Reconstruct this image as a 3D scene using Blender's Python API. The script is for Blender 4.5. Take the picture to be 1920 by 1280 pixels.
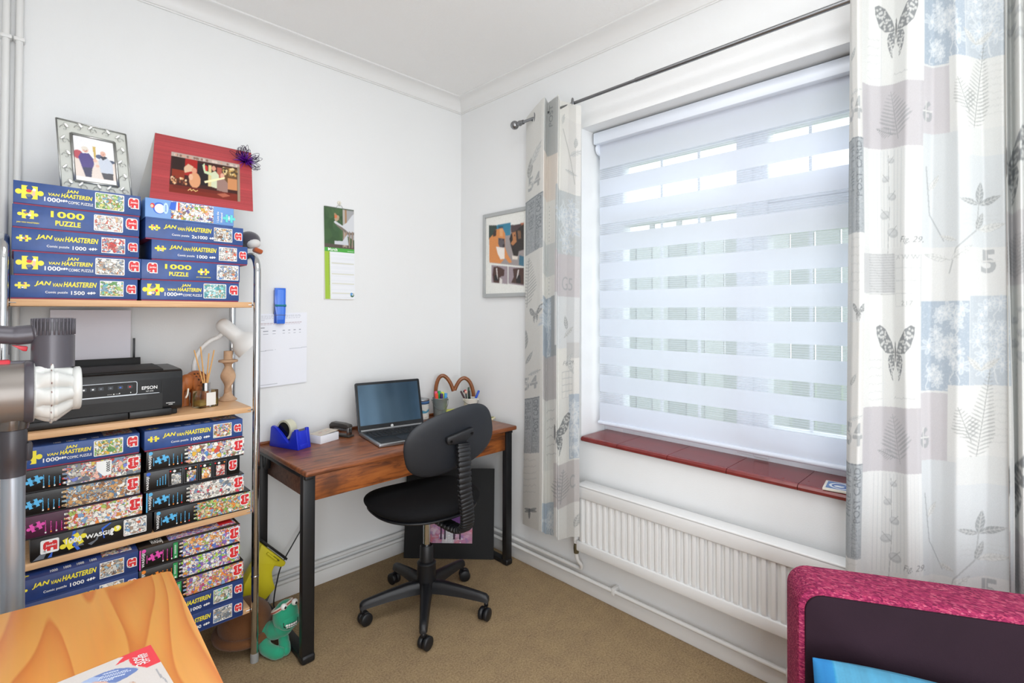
import bpy, bmesh, math, random
import numpy as np
from mathutils import Vector, Matrix
from mathutils.geometry import tessellate_polygon
random.seed(7); rng = np.random.default_rng(7)
for o in list(bpy.data.objects): bpy.data.objects.remove(o)
scn = bpy.context.scene; col = scn.collection
PI = math.pi; R = math.radians

# ------------------------------------------------------------------ camera, sky, light, exposure
FPX, YAW, PITCH, ROLL, PY = 943.98, R(45.397), R(0.610), R(0.134), 575.25
cam_d = bpy.data.cameras.new('camera'); cam = bpy.data.objects.new('camera', cam_d); col.objects.link(cam)
cam_d.sensor_width = 36.0; cam_d.lens = FPX*36/1920; cam_d.shift_y = (PY-640)/1920
cam_d.clip_start = 0.02; cam_d.clip_end = 100
dv = Vector((math.cos(YAW)*math.cos(PITCH), math.sin(YAW)*math.cos(PITCH), math.sin(PITCH)))
rv = Vector((math.sin(YAW), -math.cos(YAW), 0)); uv_ = rv.cross(dv)
rv, uv_ = rv*math.cos(ROLL)+uv_*math.sin(ROLL), uv_*math.cos(ROLL)-rv*math.sin(ROLL)
mw = Matrix.Identity(4)
for i in range(3):
    mw[i][0] = rv[i]; mw[i][1] = uv_[i]; mw[i][2] = -dv[i]
mw[0][3], mw[1][3], mw[2][3] = -1.8329, -2.2815, 1.25
cam.matrix_world = mw
scn.camera = cam
world = bpy.data.worlds.new('world'); scn.world = world; world.use_nodes = True
bg = world.node_tree.nodes['Background']; bg.inputs[0].default_value = (0.90, 0.95, 1.0, 1); bg.inputs[1].default_value = 3.0
def area(name, loc, rot, sx, sy, power, color=(1, 1, 1)):
    l = bpy.data.lights.new(name, 'AREA'); l.shape = 'RECTANGLE'; l.size = sx; l.size_y = sy; l.energy = power; l.color = color
    o = bpy.data.objects.new(name, l); col.objects.link(o); o.location = loc; o.rotation_euler = rot
    return o
area('ceiling_light', (-1.2, -1.65, 2.44), (0, 0, 0), 1.2, 1.2, 14, (0.96, 0.98, 1.0))
area('rear_fill_light', (-1.65, -3.9, 1.1), (R(90), 0, R(-8)), 1.0, 2.1, 25, (0.96, 0.98, 1.0))  # unseen fill lamp added behind the camera to lift the low shadows
area('left_fill_light', (-2.24, -2.75, 1.05), (R(90), 0, R(-68)), 1.1, 1.9, 43, (0.92, 0.96, 1.0))  # unseen soft fill added at the left wall to brighten window wall and curtains
vs = scn.view_settings
vs.view_transform = 'Standard'; vs.look = 'None'; vs.gamma = 1.0; vs.use_curve_mapping = False; vs.exposure = 0.0

# ------------------------------------------------------------------ helpers
def lin(h):
    if isinstance(h, str): h = [int(h[i:i+2], 16)/255 for i in (0, 2, 4)]
    return tuple(c/12.92 if c <= 0.04045 else ((c+0.055)/1.055)**2.4 for c in h)
def newmat(name):
    m = bpy.data.materials.new(name); m.use_nodes = True
    nt = m.node_tree; return m, nt, nt.nodes['Principled BSDF']
MATS = {}
def mat(name, hexc, rough=0.5, metal=0.0, noise=0.0, nscale=40, bump=0.0, bscale=200, spec=0.5, sheen=0, coat=0):
    if name in MATS: return MATS[name]
    m, nt, b = newmat(name); c = lin(hexc)
    b.inputs['Base Color'].default_value = (*c, 1); b.inputs['Roughness'].default_value = rough
    b.inputs['Metallic'].default_value = metal; b.inputs['Specular IOR Level'].default_value = spec
    if sheen: b.inputs['Sheen Weight'].default_value = sheen
    if coat: b.inputs['Coat Weight'].default_value = coat
    tc = nt.nodes.new('ShaderNodeTexCoord')
    if noise:
        n = nt.nodes.new('ShaderNodeTexNoise'); n.inputs['Scale'].default_value = nscale; n.inputs['Detail'].default_value = 4
        nt.links.new(tc.outputs['Object'], n.inputs['Vector'])
        r = nt.nodes.new('ShaderNodeValToRGB')
        r.color_ramp.elements[0].position = 0.3; r.color_ramp.elements[1].position = 0.7
        r.color_ramp.elements[0].color = (*[x*(1-noise) for x in c], 1); r.color_ramp.elements[1].color = (*[min(1, x*(1+noise)) for x in c], 1)
        nt.links.new(n.outputs['Fac'], r.inputs[0]); nt.links.new(r.outputs[0], b.inputs['Base Color'])
    if bump:
        n = nt.nodes.new('ShaderNodeTexNoise'); n.inputs['Scale'].default_value = bscale; n.inputs['Detail'].default_value = 3
        nt.links.new(tc.outputs['Object'], n.inputs['Vector'])
        bp = nt.nodes.new('ShaderNodeBump'); bp.inputs['Strength'].default_value = bump; bp.inputs['Distance'].default_value = 0.004
        nt.links.new(n.outputs['Fac'], bp.inputs['Height']); nt.links.new(bp.outputs[0], b.inputs['Normal'])
    MATS[name] = m; return m
WM = {}
def nest(child, part):
    child.parent = part; return child
def thing(name, label, cat, loc=(0, 0, 0), rotz=0, group=None):
    o = bpy.data.objects.new(name, None); col.objects.link(o); o.empty_display_size = 0.05
    o.location = loc; o.rotation_euler = (0, 0, rotz); o['label'] = label; o['category'] = cat
    if group: o['group'] = group
    WM[o] = Matrix.Translation(loc) @ Matrix.Rotation(rotz, 4, 'Z'); return o
def tag(o, label, cat, group=None):
    o['label'] = label; o['category'] = cat
    if group: o['group'] = group
    return o
def struct(o):
    o['kind'] = 'structure'; return o
class MB:
    """collects shapes into ONE mesh object"""
    def __init__(s): s.bm = bmesh.new(); s.mats = []
    def mi(s, m):
        if m not in s.mats: s.mats.append(m)
        return s.mats.index(m)
    def add(s, verts, faces, m, M=None, smooth=False):
        i = s.mi(m); vs_ = [s.bm.verts.new((M @ Vector(v)) if M is not None else v) for v in verts]
        for f in faces:
            try:
                fc = s.bm.faces.new([vs_[k] for k in f]); fc.material_index = i; fc.smooth = smooth
            except ValueError: pass
        return s
    def merge(s, bm2, m, M=None, smooth=False):
        bm2.verts.index_update()
        return s.add([v.co.copy() for v in bm2.verts], [[v.index for v in f.verts] for f in bm2.faces], m, M, smooth)
    def box(s, lo, hi, m, bev=0.0, seg=2, M=None):
        b = bmesh.new(); bmesh.ops.create_cube(b, size=1)
        for v in b.verts: v.co = Vector([lo[i]+(v.co[i]+0.5)*(hi[i]-lo[i]) for i in range(3)])
        if bev: bmesh.ops.bevel(b, geom=b.edges[:], offset=bev, segments=seg, affect='EDGES', profile=0.5)
        s.merge(b, m, M, smooth=bool(bev)); b.free(); return s
    def tube(s, pts, r, m, seg=12, cap=True, M=None):
        pts = [Vector(p) for p in pts]; n = len(pts); rs = r if isinstance(r, (list, tuple)) else [r]*n
        V = []; F = []; prev = None
        for i, p in enumerate(pts):
            t = (pts[min(i+1, n-1)]-pts[max(i-1, 0)]).normalized()
            if prev is None:
                a = Vector((0, 0, 1)) if abs(t.z) < 0.9 else Vector((1, 0, 0)); u = t.cross(a).normalized()
            else:
                u = (prev - t*prev.dot(t)).normalized()
            prev = u; w = t.cross(u)
            for k in range(seg):
                a = 2*PI*k/seg; V.append(p+u*math.cos(a)*rs[i]+w*math.sin(a)*rs[i])
        for i in range(n-1):
            for k in range(seg):
                k2 = (k+1) % seg; F.append((i*seg+k, i*seg+k2, (i+1)*seg+k2, (i+1)*seg+k))
        if cap: F.append(tuple(range(seg))[::-1]); F.append(tuple((n-1)*seg+k for k in range(seg)))
        return s.add(V, F, m, M, True)
    def lathe(s, prof, m, seg=32, M=None):
        V = []; F = []; n = len(prof)
        for r, z in prof:
            for k in range(seg):
                a = 2*PI*k/seg; V.append((r*math.cos(a), r*math.sin(a), z))
        for i in range(n-1):
            for k in range(seg):
                k2 = (k+1) % seg; F.append((i*seg+k, i*seg+k2, (i+1)*seg+k2, (i+1)*seg+k))
        if prof[0][0] > 1e-4: F.append(tuple(range(seg))[::-1])
        if prof[-1][0] > 1e-4: F.append(tuple((n-1)*seg+k for k in range(seg)))
        return s.add(V, F, m, M, True)
    def prism(s, poly, h, m, M=None, bev=0.0, smooth=False):
        b = bmesh.new(); vs_ = [b.verts.new((x, y, 0)) for x, y in poly]; f = b.faces.new(vs_)
        r = bmesh.ops.extrude_face_region(b, geom=[f])
        for v in [g for g in r['geom'] if isinstance(g, bmesh.types.BMVert)]: v.co.z += h
        bmesh.ops.recalc_face_normals(b, faces=b.faces)
        if bev: bmesh.ops.bevel(b, geom=b.edges[:], offset=bev, segments=2, affect='EDGES', profile=0.5)
        s.merge(b, m, M, smooth or bool(bev)); b.free(); return s
    def flat(s, poly, m, M=None):
        t = tessellate_polygon([[Vector((x, y, 0)) for x, y in poly]])
        return s.add([(x, y, 0) for x, y in poly], [tuple(f) for f in t], m, M)
    def surf(s, fn, nu, nv, m, M=None, closeu=False):
        V = [fn(i/(nu if closeu else nu-1), j/(nv-1)) for j in range(nv) for i in range(nu)]; F = []
        for j in range(nv-1):
            for i in range(nu if closeu else nu-1):
                i2 = (i+1) % nu; F.append((j*nu+i, j*nu+i2, (j+1)*nu+i2, (j+1)*nu+i))
        return s.add(V, F, m, M, True)
    def ball(s, c, r, m, seg=20, M=None, rot=None):
        r = r if isinstance(r, (tuple, list)) else (r, r, r)
        b = bmesh.new(); bmesh.ops.create_uvsphere(b, u_segments=seg, v_segments=max(8, seg*2//3), radius=1)
        T = Matrix.Translation(c) @ (rot if rot is not None else Matrix.Identity(4)) @ Matrix.Diagonal((*r, 1))
        s.merge(b, m, (M @ T) if M is not None else T, True); b.free(); return s
    def obj(s, name, parent=None, world=True, weld=True, sharp=38):
        bm = s.bm
        if weld: bmesh.ops.remove_doubles(bm, verts=bm.verts[:], dist=1e-6)
        loose = [v for v in bm.verts if not v.link_faces]
        if loose: bmesh.ops.delete(bm, geom=loose, context='VERTS')
        if parent is not None and world: bm.transform(WM[parent].inverted())
        lim = R(sharp)
        for e in bm.edges:
            if len(e.link_faces) == 2 and e.calc_face_angle(0) > lim: e.smooth = False
        me = bpy.data.meshes.new(name); bm.to_mesh(me); bm.free()
        for m in s.mats: me.materials.append(m)
        o = bpy.data.objects.new(name, me); col.objects.link(o)
        if parent is not None: o.parent = parent; WM[o] = WM[parent].copy()
        else: WM[o] = Matrix.Identity(4)
        return o
def basis(o, x, y):
    """matrix: local x,y along the two given directions, z = x cross y"""
    x = Vector(x).normalized(); y = Vector(y).normalized(); z = x.cross(y).normalized(); M = Matrix.Identity(4)
    for i in range(3): M[i][0] = x[i]; M[i][1] = y[i]; M[i][2] = z[i]; M[i][3] = o[i]
    return M
def axis(p, d):
    """matrix taking +z to direction d at p"""
    return Matrix.Translation(p) @ Vector((0, 0, 1)).rotation_difference(Vector(d).normalized()).to_matrix().to_4x4()
def rotM(c, ang, ax): return Matrix.Translation(c) @ Matrix.Rotation(ang, 4, ax) @ Matrix.Translation(-Vector(c))
def copy_tree(o, parent=None):
    c = o.copy(); col.objects.link(c); c.parent = parent
    for ch in list(o.children): copy_tree(ch, c)
    return c
def spline(pts, n=8, closed=False):
    P = [Vector(p) for p in pts]; out = []; m = len(P)
    rngi = range(m) if closed else range(m-1)
    for i in rngi:
        if closed: a, b, c, d = P[(i-1) % m], P[i], P[(i+1) % m], P[(i+2) % m]
        else: a, b, c, d = P[max(i-1, 0)], P[i], P[i+1], P[min(i+2, m-1)]
        for k in range(n):
            t = k/n
            out.append(0.5*((2*b)+(c-a)*t+(2*a-5*b+4*c-d)*t*t+(3*b-a-3*c+d)*t**3))
    if not closed: out.append(P[-1])
    return out
def rrect(w, h, r, n=5, cx=0, cy=0):
    pts = []
    for (sx, sy, a0) in ((1, 1, 0), (-1, 1, 90), (-1, -1, 180), (1, -1, 270)):
        for k in range(n+1):
            a = R(a0+90*k/n); pts.append((cx+sx*(w/2-r)+r*math.cos(a), cy+sy*(h/2-r)+r*math.sin(a)))
    return pts
def circ(cx, cy, rx, ry=None, n=24): return [(cx+rx*math.cos(2*PI*k/n), cy+(ry or rx)*math.sin(2*PI*k/n)) for k in range(n)]
# ---- lettering: the built-in font turned into flat meshes, cached
TXT = {}
def text_geo(s, bold=0.0, shear=0.0):
    k = (s, bold, shear)
    if k in TXT: return TXT[k]
    c = bpy.data.curves.new('t', 'FONT'); c.body = s; c.offset = bold; c.shear = shear; c.resolution_u = 3; c.space_character = 1.0+bold*1.5
    o = bpy.data.objects.new('t', c); col.objects.link(o); dg = bpy.context.evaluated_depsgraph_get(); dg.update()
    me = bpy.data.meshes.new_from_object(o.evaluated_get(dg)); me.calc_loop_triangles()
    V = [(v.co.x, v.co.y) for v in me.vertices]; F = [tuple(t.vertices) for t in me.loop_triangles]
    bpy.data.objects.remove(o); bpy.data.curves.remove(c); bpy.data.meshes.remove(me)
    if V:
        x0 = min(v[0] for v in V); x1 = max(v[0] for v in V); y0 = min(v[1] for v in V); y1 = max(v[1] for v in V)
        V = [((x-x0)/(x1-x0), (y-y0)/(y1-y0)) for x, y in V]; asp = (x1-x0)/(y1-y0)
    else: asp = 1
    TXT[k] = (V, F, asp); return TXT[k]
def text_tris(s, x, y, h, w=None, bold=0.0, shear=0.0, rot=0.0):
    """text with bottom-left at x,y; height h; returns verts, faces in 2D"""
    V, F, asp = text_geo(s, bold, shear); w = w or h*asp; c, sn = math.cos(rot), math.sin(rot)
    return [(x+u*w*c-v*h*sn, y+u*w*sn+v*h*c) for u, v in V], F
class Canvas:
    """a printed sheet: painted in numpy, carried as colours on a fine grid mesh"""
    def __init__(s, W, H, hexc): s.W, s.H = W, H; s.a = np.empty((H, W, 3)); s.a[:] = lin(hexc); s.X, s.Y = np.meshgrid((np.arange(W)+.5)/W, (np.arange(H)+.5)/H)
    def put(s, msk, hexc, al=1.0): s.a[msk] = s.a[msk]*(1-al)+np.array(lin(hexc))*al; return s
    def rect(s, x0, y0, x1, y1, c, al=1.0): return s.put((s.X >= x0) & (s.X < x1) & (s.Y >= y0) & (s.Y < y1), c, al)
    def inside(s, poly):
        P = np.array(poly, float); m = np.zeros(s.X.shape, bool)
        x0, y0 = P.min(0); x1, y1 = P.max(0)
        i0, i1 = max(0, int(x0*s.W)-1), min(s.W, int(x1*s.W)+2); j0, j1 = max(0, int(y0*s.H)-1), min(s.H, int(y1*s.H)+2)
        if i1 <= i0 or j1 <= j0: return m
        X = s.X[j0:j1, i0:i1]; Y = s.Y[j0:j1, i0:i1]; mm = np.zeros(X.shape, bool); n = len(P)
        for k in range(n):
            ax, ay = P[k]; bx, by = P[(k+1) % n]
            if ay == by: continue
            c = ((ay > Y) != (by > Y)) & (X < (bx-ax)*(Y-ay)/(by-ay)+ax); mm ^= c
        m[j0:j1, i0:i1] = mm; return m
    def poly(s, poly, c, al=1.0): return s.put(s.inside(poly), c, al)
    def ell(s, cx, cy, rx, ry, c, al=1.0, rot=0):
        dx, dy = (s.X-cx), (s.Y-cy); k = s.H/s.W
        u = dx*math.cos(rot)+dy*k*math.sin(rot); v = -dx*math.sin(rot)/k+dy*math.cos(rot)
        return s.put((u/rx)**2+(v/ry)**2 < 1, c, al)
    def line(s, pts, w, c, al=1.0):
        k = s.H/s.W; m = np.zeros(s.X.shape, bool)
        for (ax, ay), (bx, by) in zip(pts[:-1], pts[1:]):
            pad = w; i0, i1 = max(0, int((min(ax, bx)-pad)*s.W)-1), min(s.W, int((max(ax, bx)+pad)*s.W)+2)
            j0, j1 = max(0, int((min(ay, by)-pad/k)*s.H)-1), min(s.H, int((max(ay, by)+pad/k)*s.H)+2)
            if i1 <= i0 or j1 <= j0: continue
            X = s.X[j0:j1, i0:i1]; Y = s.Y[j0:j1, i0:i1]*k; dx, dy = bx-ax, (by-ay)*k; L = dx*dx+dy*dy+1e-12
            t = np.clip(((X-ax)*dx+(Y-ay*k)*dy)/L, 0, 1); m[j0:j1, i0:i1] |= np.hypot(X-ax-t*dx, Y-ay*k-t*dy) < w/2
        return s.put(m, c, al)
    def text(s, t, x, y, h, w=None, c='000000', al=1.0, rot=0.0, bold=0.0, shear=0.0):
        """x,y,h,w in width units (square), y given as fraction of height"""
        k = s.H/s.W; V, F = text_tris(t, 0, 0, h, w, bold, shear, rot); m = np.zeros(s.X.shape, bool)
        for f in F: m |= s.inside([(x+V[i][0], y+V[i][1]/k) for i in f])
        return s.put(m, c, al)
    def blur(s, n=1):
        for _ in range(n):
            p = np.pad(s.a, ((1, 1), (1, 1), (0, 0)), 'edge'); s.a = (p[1:-1, 1:-1]*2+p[:-2, 1:-1]+p[2:, 1:-1]+p[1:-1, :-2]+p[1:-1, 2:])/6
        return s
    def noise(s, amt, seed=0, sc=1):
        g = np.random.default_rng(seed); n = g.normal(0, amt, (s.H//sc+1, s.W//sc+1)); n = np.kron(n, np.ones((sc, sc)))[:s.H, :s.W]
        s.a = np.clip(s.a*(1+n[..., None]), 0, 1); return s
PRINT = {}
def print_mat(rough=0.5, trans=0.0, coat=0.0, weave=0.0):
    k = (rough, trans, coat, weave)
    if k in PRINT: return PRINT[k]
    m, nt, b = newmat('printed_%d' % len(PRINT)); a = nt.nodes.new('ShaderNodeAttribute'); a.attribute_name = 'ink'
    nt.links.new(a.outputs['Color'], b.inputs['Base Color']); b.inputs['Roughness'].default_value = rough; b.inputs['Coat Weight'].default_value = coat
    if weave:
        tc = nt.nodes.new('ShaderNodeTexCoord'); n = nt.nodes.new('ShaderNodeTexNoise'); mp = nt.nodes.new('ShaderNodeMapping')
        mp.inputs['Scale'].default_value = (60, 60, 900); nt.links.new(tc.outputs['Object'], mp.inputs[0]); nt.links.new(mp.outputs[0], n.inputs['Vector'])
        bp = nt.nodes.new('ShaderNodeBump'); bp.inputs['Strength'].default_value = weave; bp.inputs['Distance'].default_value = 0.002
        nt.links.new(n.outputs['Fac'], bp.inputs['Height']); nt.links.new(bp.outputs[0], b.inputs['Normal'])
    if trans:
        t = nt.nodes.new('ShaderNodeBsdfTranslucent'); nt.links.new(a.outputs['Color'], t.inputs['Color'])
        mx = nt.nodes.new('ShaderNodeMixShader'); mx.inputs[0].default_value = trans
        nt.links.new(b.outputs[0], mx.inputs[1]); nt.links.new(t.outputs[0], mx.inputs[2]); nt.links.new(mx.outputs[0], nt.nodes['Material Output'].inputs[0])
    PRINT[k] = m; return m
def sheet(name, cv, fn, parent=None, m=None, thick=0.0):
    """grid mesh W x H through fn(u,v) (v up) coloured by the canvas (v up); fn in world space"""
    W, H = cv.W, cv.H; inv = WM[parent].inverted() if parent is not None else None
    u = (np.arange(W))/(W-1); v = (np.arange(H))/(H-1); co = np.empty((H, W, 3))
    if getattr(fn, 'vec', False):
        U, Vv = np.meshgrid(u, v); co = fn(U, Vv)
    else:
        p0, p1, p2 = Vector(fn(0, 0)), Vector(fn(1, 0)), Vector(fn(0, 1))
        U, Vv = np.meshgrid(u, v)
        co = np.array(p0)+U[..., None]*np.array(p1-p0)+Vv[..., None]*np.array(p2-p0)
    co = co.reshape(-1, 3)
    if inv is not None: Mi = np.array(inv); co = co@Mi[:3, :3].T+Mi[:3, 3]
    i, j = np.meshgrid(np.arange(W-1), np.arange(H-1)); a = (j*W+i).ravel(); F = np.stack([a, a+1, a+W+1, a+W], 1)
    me = bpy.data.meshes.new(name); me.vertices.add(W*H); me.vertices.foreach_set('co', co.ravel().astype(np.float32))
    me.loops.add(F.size); me.loops.foreach_set('vertex_index', F.ravel().astype(np.int32)); me.polygons.add(len(F))
    me.polygons.foreach_set('loop_start', (np.arange(len(F))*4).astype(np.int32)); me.polygons.foreach_set('use_smooth', np.ones(len(F), bool))
    me.update(calc_edges=True)
    at = me.color_attributes.new('ink', 'FLOAT_COLOR', 'POINT'); c4 = np.ones((W*H, 4), np.float32); c4[:, :3] = cv.a.reshape(-1, 3); at.data.foreach_set('color', c4.ravel())
    me.materials.append(m or print_mat()); o = bpy.data.objects.new(name, me); col.objects.link(o)
    if parent is not None: o.parent = parent; WM[o] = WM[parent].copy()
    else: WM[o] = Matrix.Identity(4)
    return o

# ------------------------------------------------------------------ the room
PAINT = mat('wall_paint', 'ebecec', 0.75, bump=0.12, bscale=260, spec=0.25)
CEIL = mat('ceiling_paint', 'f6f6f5', 0.8, bump=0.35, bscale=140, spec=0.2)
GLOSSW = mat('white_gloss', 'e9e9e8', 0.35, bump=0.03, bscale=60)
UPVC = mat('upvc', 'eef1f5', 0.3)
def carpet():
    m, nt, b = newmat('carpet'); tc = nt.nodes.new('ShaderNodeTexCoord')
    def noise(sc, det, lo, hi, c0, c1):
        n = nt.nodes.new('ShaderNodeTexNoise'); n.inputs['Scale'].default_value = sc; n.inputs['Detail'].default_value = det; n.inputs['Roughness'].default_value = 0.7
        nt.links.new(tc.outputs['Object'], n.inputs['Vector']); r = nt.nodes.new('ShaderNodeValToRGB')
        r.color_ramp.elements[0].position = lo; r.color_ramp.elements[1].position = hi
        r.color_ramp.elements[0].color = (*lin(c0), 1); r.color_ramp.elements[1].color = (*lin(c1), 1)
        nt.links.new(n.outputs['Fac'], r.inputs[0]); return n, r
    n1, r1 = noise(150, 5, 0.36, 0.64, '6b543b', 'c9ae8a'); n2, r2 = noise(14, 6, 0.36, 0.64, '82694c', 'a98f64'); n3, r3 = noise(480, 2, .35, .65, '5a4935', 'd2bc9a')
    mx = nt.nodes.new('ShaderNodeMix'); mx.data_type = 'RGBA'; mx.inputs[0].default_value = 0.45; nt.links.new(r1.outputs[0], mx.inputs[6]); nt.links.new(r2.outputs[0], mx.inputs[7])
    m2 = nt.nodes.new('ShaderNodeMix'); m2.data_type = 'RGBA'; m2.inputs[0].default_value = 0.28; nt.links.new(mx.outputs[2], m2.inputs[6]); nt.links.new(r3.outputs[0], m2.inputs[7])
    nt.links.new(m2.outputs[2], b.inputs['Base Color']); b.inputs['Roughness'].default_value = 0.95; b.inputs['Specular IOR Level'].default_value = 0.1
    bp = nt.nodes.new('ShaderNodeBump'); bp.inputs['Strength'].default_value = 0.6; bp.inputs['Distance'].default_value = 0.006
    nt.links.new(n1.outputs['Fac'], bp.inputs['Height']); nt.links.new(bp.outputs[0], b.inputs['Normal']); return m
XL, YF, ZC = -2.3, -4.0, 2.465
struct(MB().box((XL-.1, YF-.1, -.1), (.3, .1, 0), carpet()).obj('floor'))
struct(MB().box((XL-.1, YF-.1, ZC), (.3, .1, ZC+.1), CEIL).obj('ceiling'))
struct(MB().box((XL-.1, 0, 0), (.3, .1, ZC), PAINT).obj('wall_back'))
struct(MB().box((XL-.1, YF, 0), (XL, 0, ZC), PAINT).obj('wall_left'))
w = MB(); w.box((XL-.1, YF-.1, 0), (-1.05, YF, ZC), PAINT).box((-1.05, YF-.1, 0), (.3, YF, .5), PAINT).box((-1.05, YF-.1, 2.42), (.3, YF, ZC), PAINT).box((-.05, YF-.1, .5), (.3, YF, 2.42), PAINT); struct(w.obj('wall_front', weld=False))
WY0, WY1, WZ0, WZ1 = -0.873, -2.17, 0.675, 2.09
w = MB(); w.box((0, YF, 0), (.26, 0, WZ0), PAINT).box((0, YF, WZ1), (.26, 0, ZC), PAINT)
w.box((0, WY0, WZ0), (.26, 0, WZ1), PAINT).box((0, YF, WZ0), (.26, WY1, WZ1), PAINT); struct(w.obj('wall_right', weld=False))
# coving (concave cornice) along back and right walls
def coving(name, along):
    q, h = 0.07, 0.071; prof = [(0, ZC-h), (-.006, ZC-h), (-.007, ZC-h+.004)]
    for k in range(9):
        a = R(90*k/8); prof.append((-.012-(q-.022)*(1-math.cos(a)), ZC-h+.006+(h-.016)*math.sin(a)))
    prof += [(-q+.004, ZC-.008), (-q, ZC-.007), (-q, ZC), (0, ZC)]
    V = []; n = len(prof); L = XL if along == 'x' else YF
    for end in (0, 1):
        for d, z in prof:
            s = d if end == 0 else L
            V.append((s, d, z) if along == 'x' else (d, s, z))
    F = [(i, (i+1) % n, n+(i+1) % n, n+i) for i in range(n)]
    struct(MB().add(V, F, GLOSSW, smooth=True).obj(name, sharp=30))
coving('trim_1', 'x'); coving('trim_2', 'y')
# skirting
b = MB().box((XL, -.014, 0), (0, 0, .062), GLOSSW, .004); struct(b.obj('baseboard_back'))
b = MB().box((-.014, YF, 0), (0, -.014, .062), GLOSSW, .004); struct(b.obj('baseboard_right'))
# ------------------------------------------------------------------ window
FR0, FR1 = 0.18, 0.24
wt = bpy.data.objects.new('window_1', None); col.objects.link(wt); wt.location = (0.21, -1.52, 0.69); WM[wt] = Matrix.Translation(wt.location); struct(wt)
f = MB(); bv = .004
def bar(y0, y1, z0, z1, x0=None, x1=None):
    hz = abs(y1-y0) > (z1-z0); f.box((x0 or (FR0+(.0015 if hz else 0)), min(y0, y1), z0+(0 if hz else .002)), (x1 or (FR1-(.0015 if hz else 0)), max(y0, y1), z1-(0 if hz else .002)), UPVC, bv)
bar(WY0, -.976, .69, WZ1); bar(WY0, WY1, 1.935, WZ1); bar(WY0, WY1, .69, .78); bar(-1.493, -1.557, .7, WZ1); bar(-1.559, -1.612, .7, WZ1, .172); bar(-.976, -1.493, 1.655, 1.73)
bar(-1.613, -2.10, 1.545, 1.66, .173); bar(-1.612, -2.10, 1.662, 1.745); bar(-1.613, -2.1, .781, .823, .173); bar(-2.08, WY1, .7, WZ1)
f.obj('window_frame', wt, weld=False)
gb = MB()
for y, z0, z1 in ((-1.159, .78, 1.935), (-1.33, .78, 1.935), (-1.747, .82, 1.94), (-1.9, .82, 1.94)): gb.box((.205, y-.005, z0), (.212, y+.005, z1), UPVC)
for z in (1.05, 1.35): gb.box((.205, -1.5, z-.004), (.212, -.97, z+.004), UPVC); gb.box((.205, -2.1, z-.004), (.212, -1.61, z+.004), UPVC)
gb.obj('glazing_bars', wt, weld=False)
gm, nt, pb = newmat('window_glass'); tr = nt.nodes.new('ShaderNodeBsdfTransparent'); tr.inputs[0].default_value = (.93, .96, .97, 1)
gl = nt.nodes.new('ShaderNodeBsdfGlossy'); gl.inputs['Roughness'].default_value = .02; fx = nt.nodes.new('ShaderNodeFresnel'); fx.inputs[0].default_value = 1.45
mx = nt.nodes.new('ShaderNodeMixShader'); nt.links.new(fx.outputs[0], mx.inputs[0]); nt.links.new(tr.outputs[0], mx.inputs[1]); nt.links.new(gl.outputs[0], mx.inputs[2]); nt.links.new(mx.outputs[0], nt.nodes['Material Output'].inputs[0])
for y0, y1, z0, z1 in ((-.97, -1.5, .775, 1.66), (-.97, -1.5, 1.725, 1.94), (-1.606, -2.09, .82, 1.55), (-1.606, -2.09, 1.74, 1.94)):
    MB().add([(.215, y0, z0), (.215, y1, z0), (.215, y1, z1), (.215, y0, z1)], [(0, 1, 2, 3)], gm).obj('pane', wt)
w2 = bpy.data.objects.new('added_window', None); col.objects.link(w2); w2.location = (-.55, YF-.05, .5); WM[w2] = Matrix.Translation(w2.location); struct(w2)  # unseen window behind the camera, added so the laptop screen reflects something bright
f = MB()
for x0, x1, z0, z1 in ((-1.05, -.99, .5, 2.42), (-.11, -.05, .5, 2.42), (-.57, -.53, .55, 2.37), (-.99, -.11, .5, .56), (-.99, -.11, 2.36, 2.42)): f.box((x0, YF-.08, z0), (x1, YF-.03, z1), UPVC, .003)
f.obj('window_frame', w2, weld=False)
for x0, x1 in ((-1.0, -.56), (-.54, -.10)): MB().add([(x0, YF-.055, .55), (x1, YF-.055, .55), (x1, YF-.055, 2.37), (x0, YF-.055, 2.37)], [(0, 1, 2, 3)], gm).obj('pane', w2)
# quarry tile sill
TILE = mat('quarry_tile', '7b2f2d', 0.22, noise=.12, nscale=30, spec=.5)
st = bpy.data.objects.new('trim_3', None); col.objects.link(st); st.location = (0.08, -1.5, .69); WM[st] = Matrix.Translation(st.location); struct(st)
ys = [-.885, -1.075, -1.305, -1.535, -1.765, -1.995, -2.165]
for a, c in zip(ys[:-1], ys[1:]):
    p = [(-.022, .685), (-.021, .676), (-.012, .672), (.18, .672), (.18, .694), (-.006, .694), (-.016, .692)]
    V = [(x, a-.001, z) for x, z in p]+[(x, c+.001, z) for x, z in p]; n = len(p)
    MB().add(V, [(i, (i+1) % n, n+(i+1) % n, n+i) for i in range(n)]+[tuple(range(n))[::-1], tuple(range(n, 2*n))], TILE, smooth=False).obj('sill_tile', st)
# small blue and white tile on the sill
cv = Canvas(60, 60, 'e9e6da').rect(.06, .06, .94, .94, '5f7fae').ell(.5, .5, .36, .36, 'dfe4e6').ell(.5, .5, .28, .28, '3f62a0').ell(.45, .55, .16, .12, 'dfe4e6').ell(.55, .42, .12, .08, '7d97bd').rect(.03, .03, .97, .05, '8aa0c0').noise(.06, 3)
tl = thing('ceramic_tile', 'small square blue and white ceramic tile lying on the red window sill', 'tile', (.03, -1.875, .6945), R(7))
MB().box((-.045, -.045, 0), (.045, .045, .007), mat('tile_cream', 'e6e0d2', .3), .001).obj('tile_body', tl, world=False)
sheet('painted_face', cv, lambda u, v: WM[tl] @ Vector((.043-.086*v, .043-.086*u, .0075)), tl, print_mat(.2))
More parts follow.
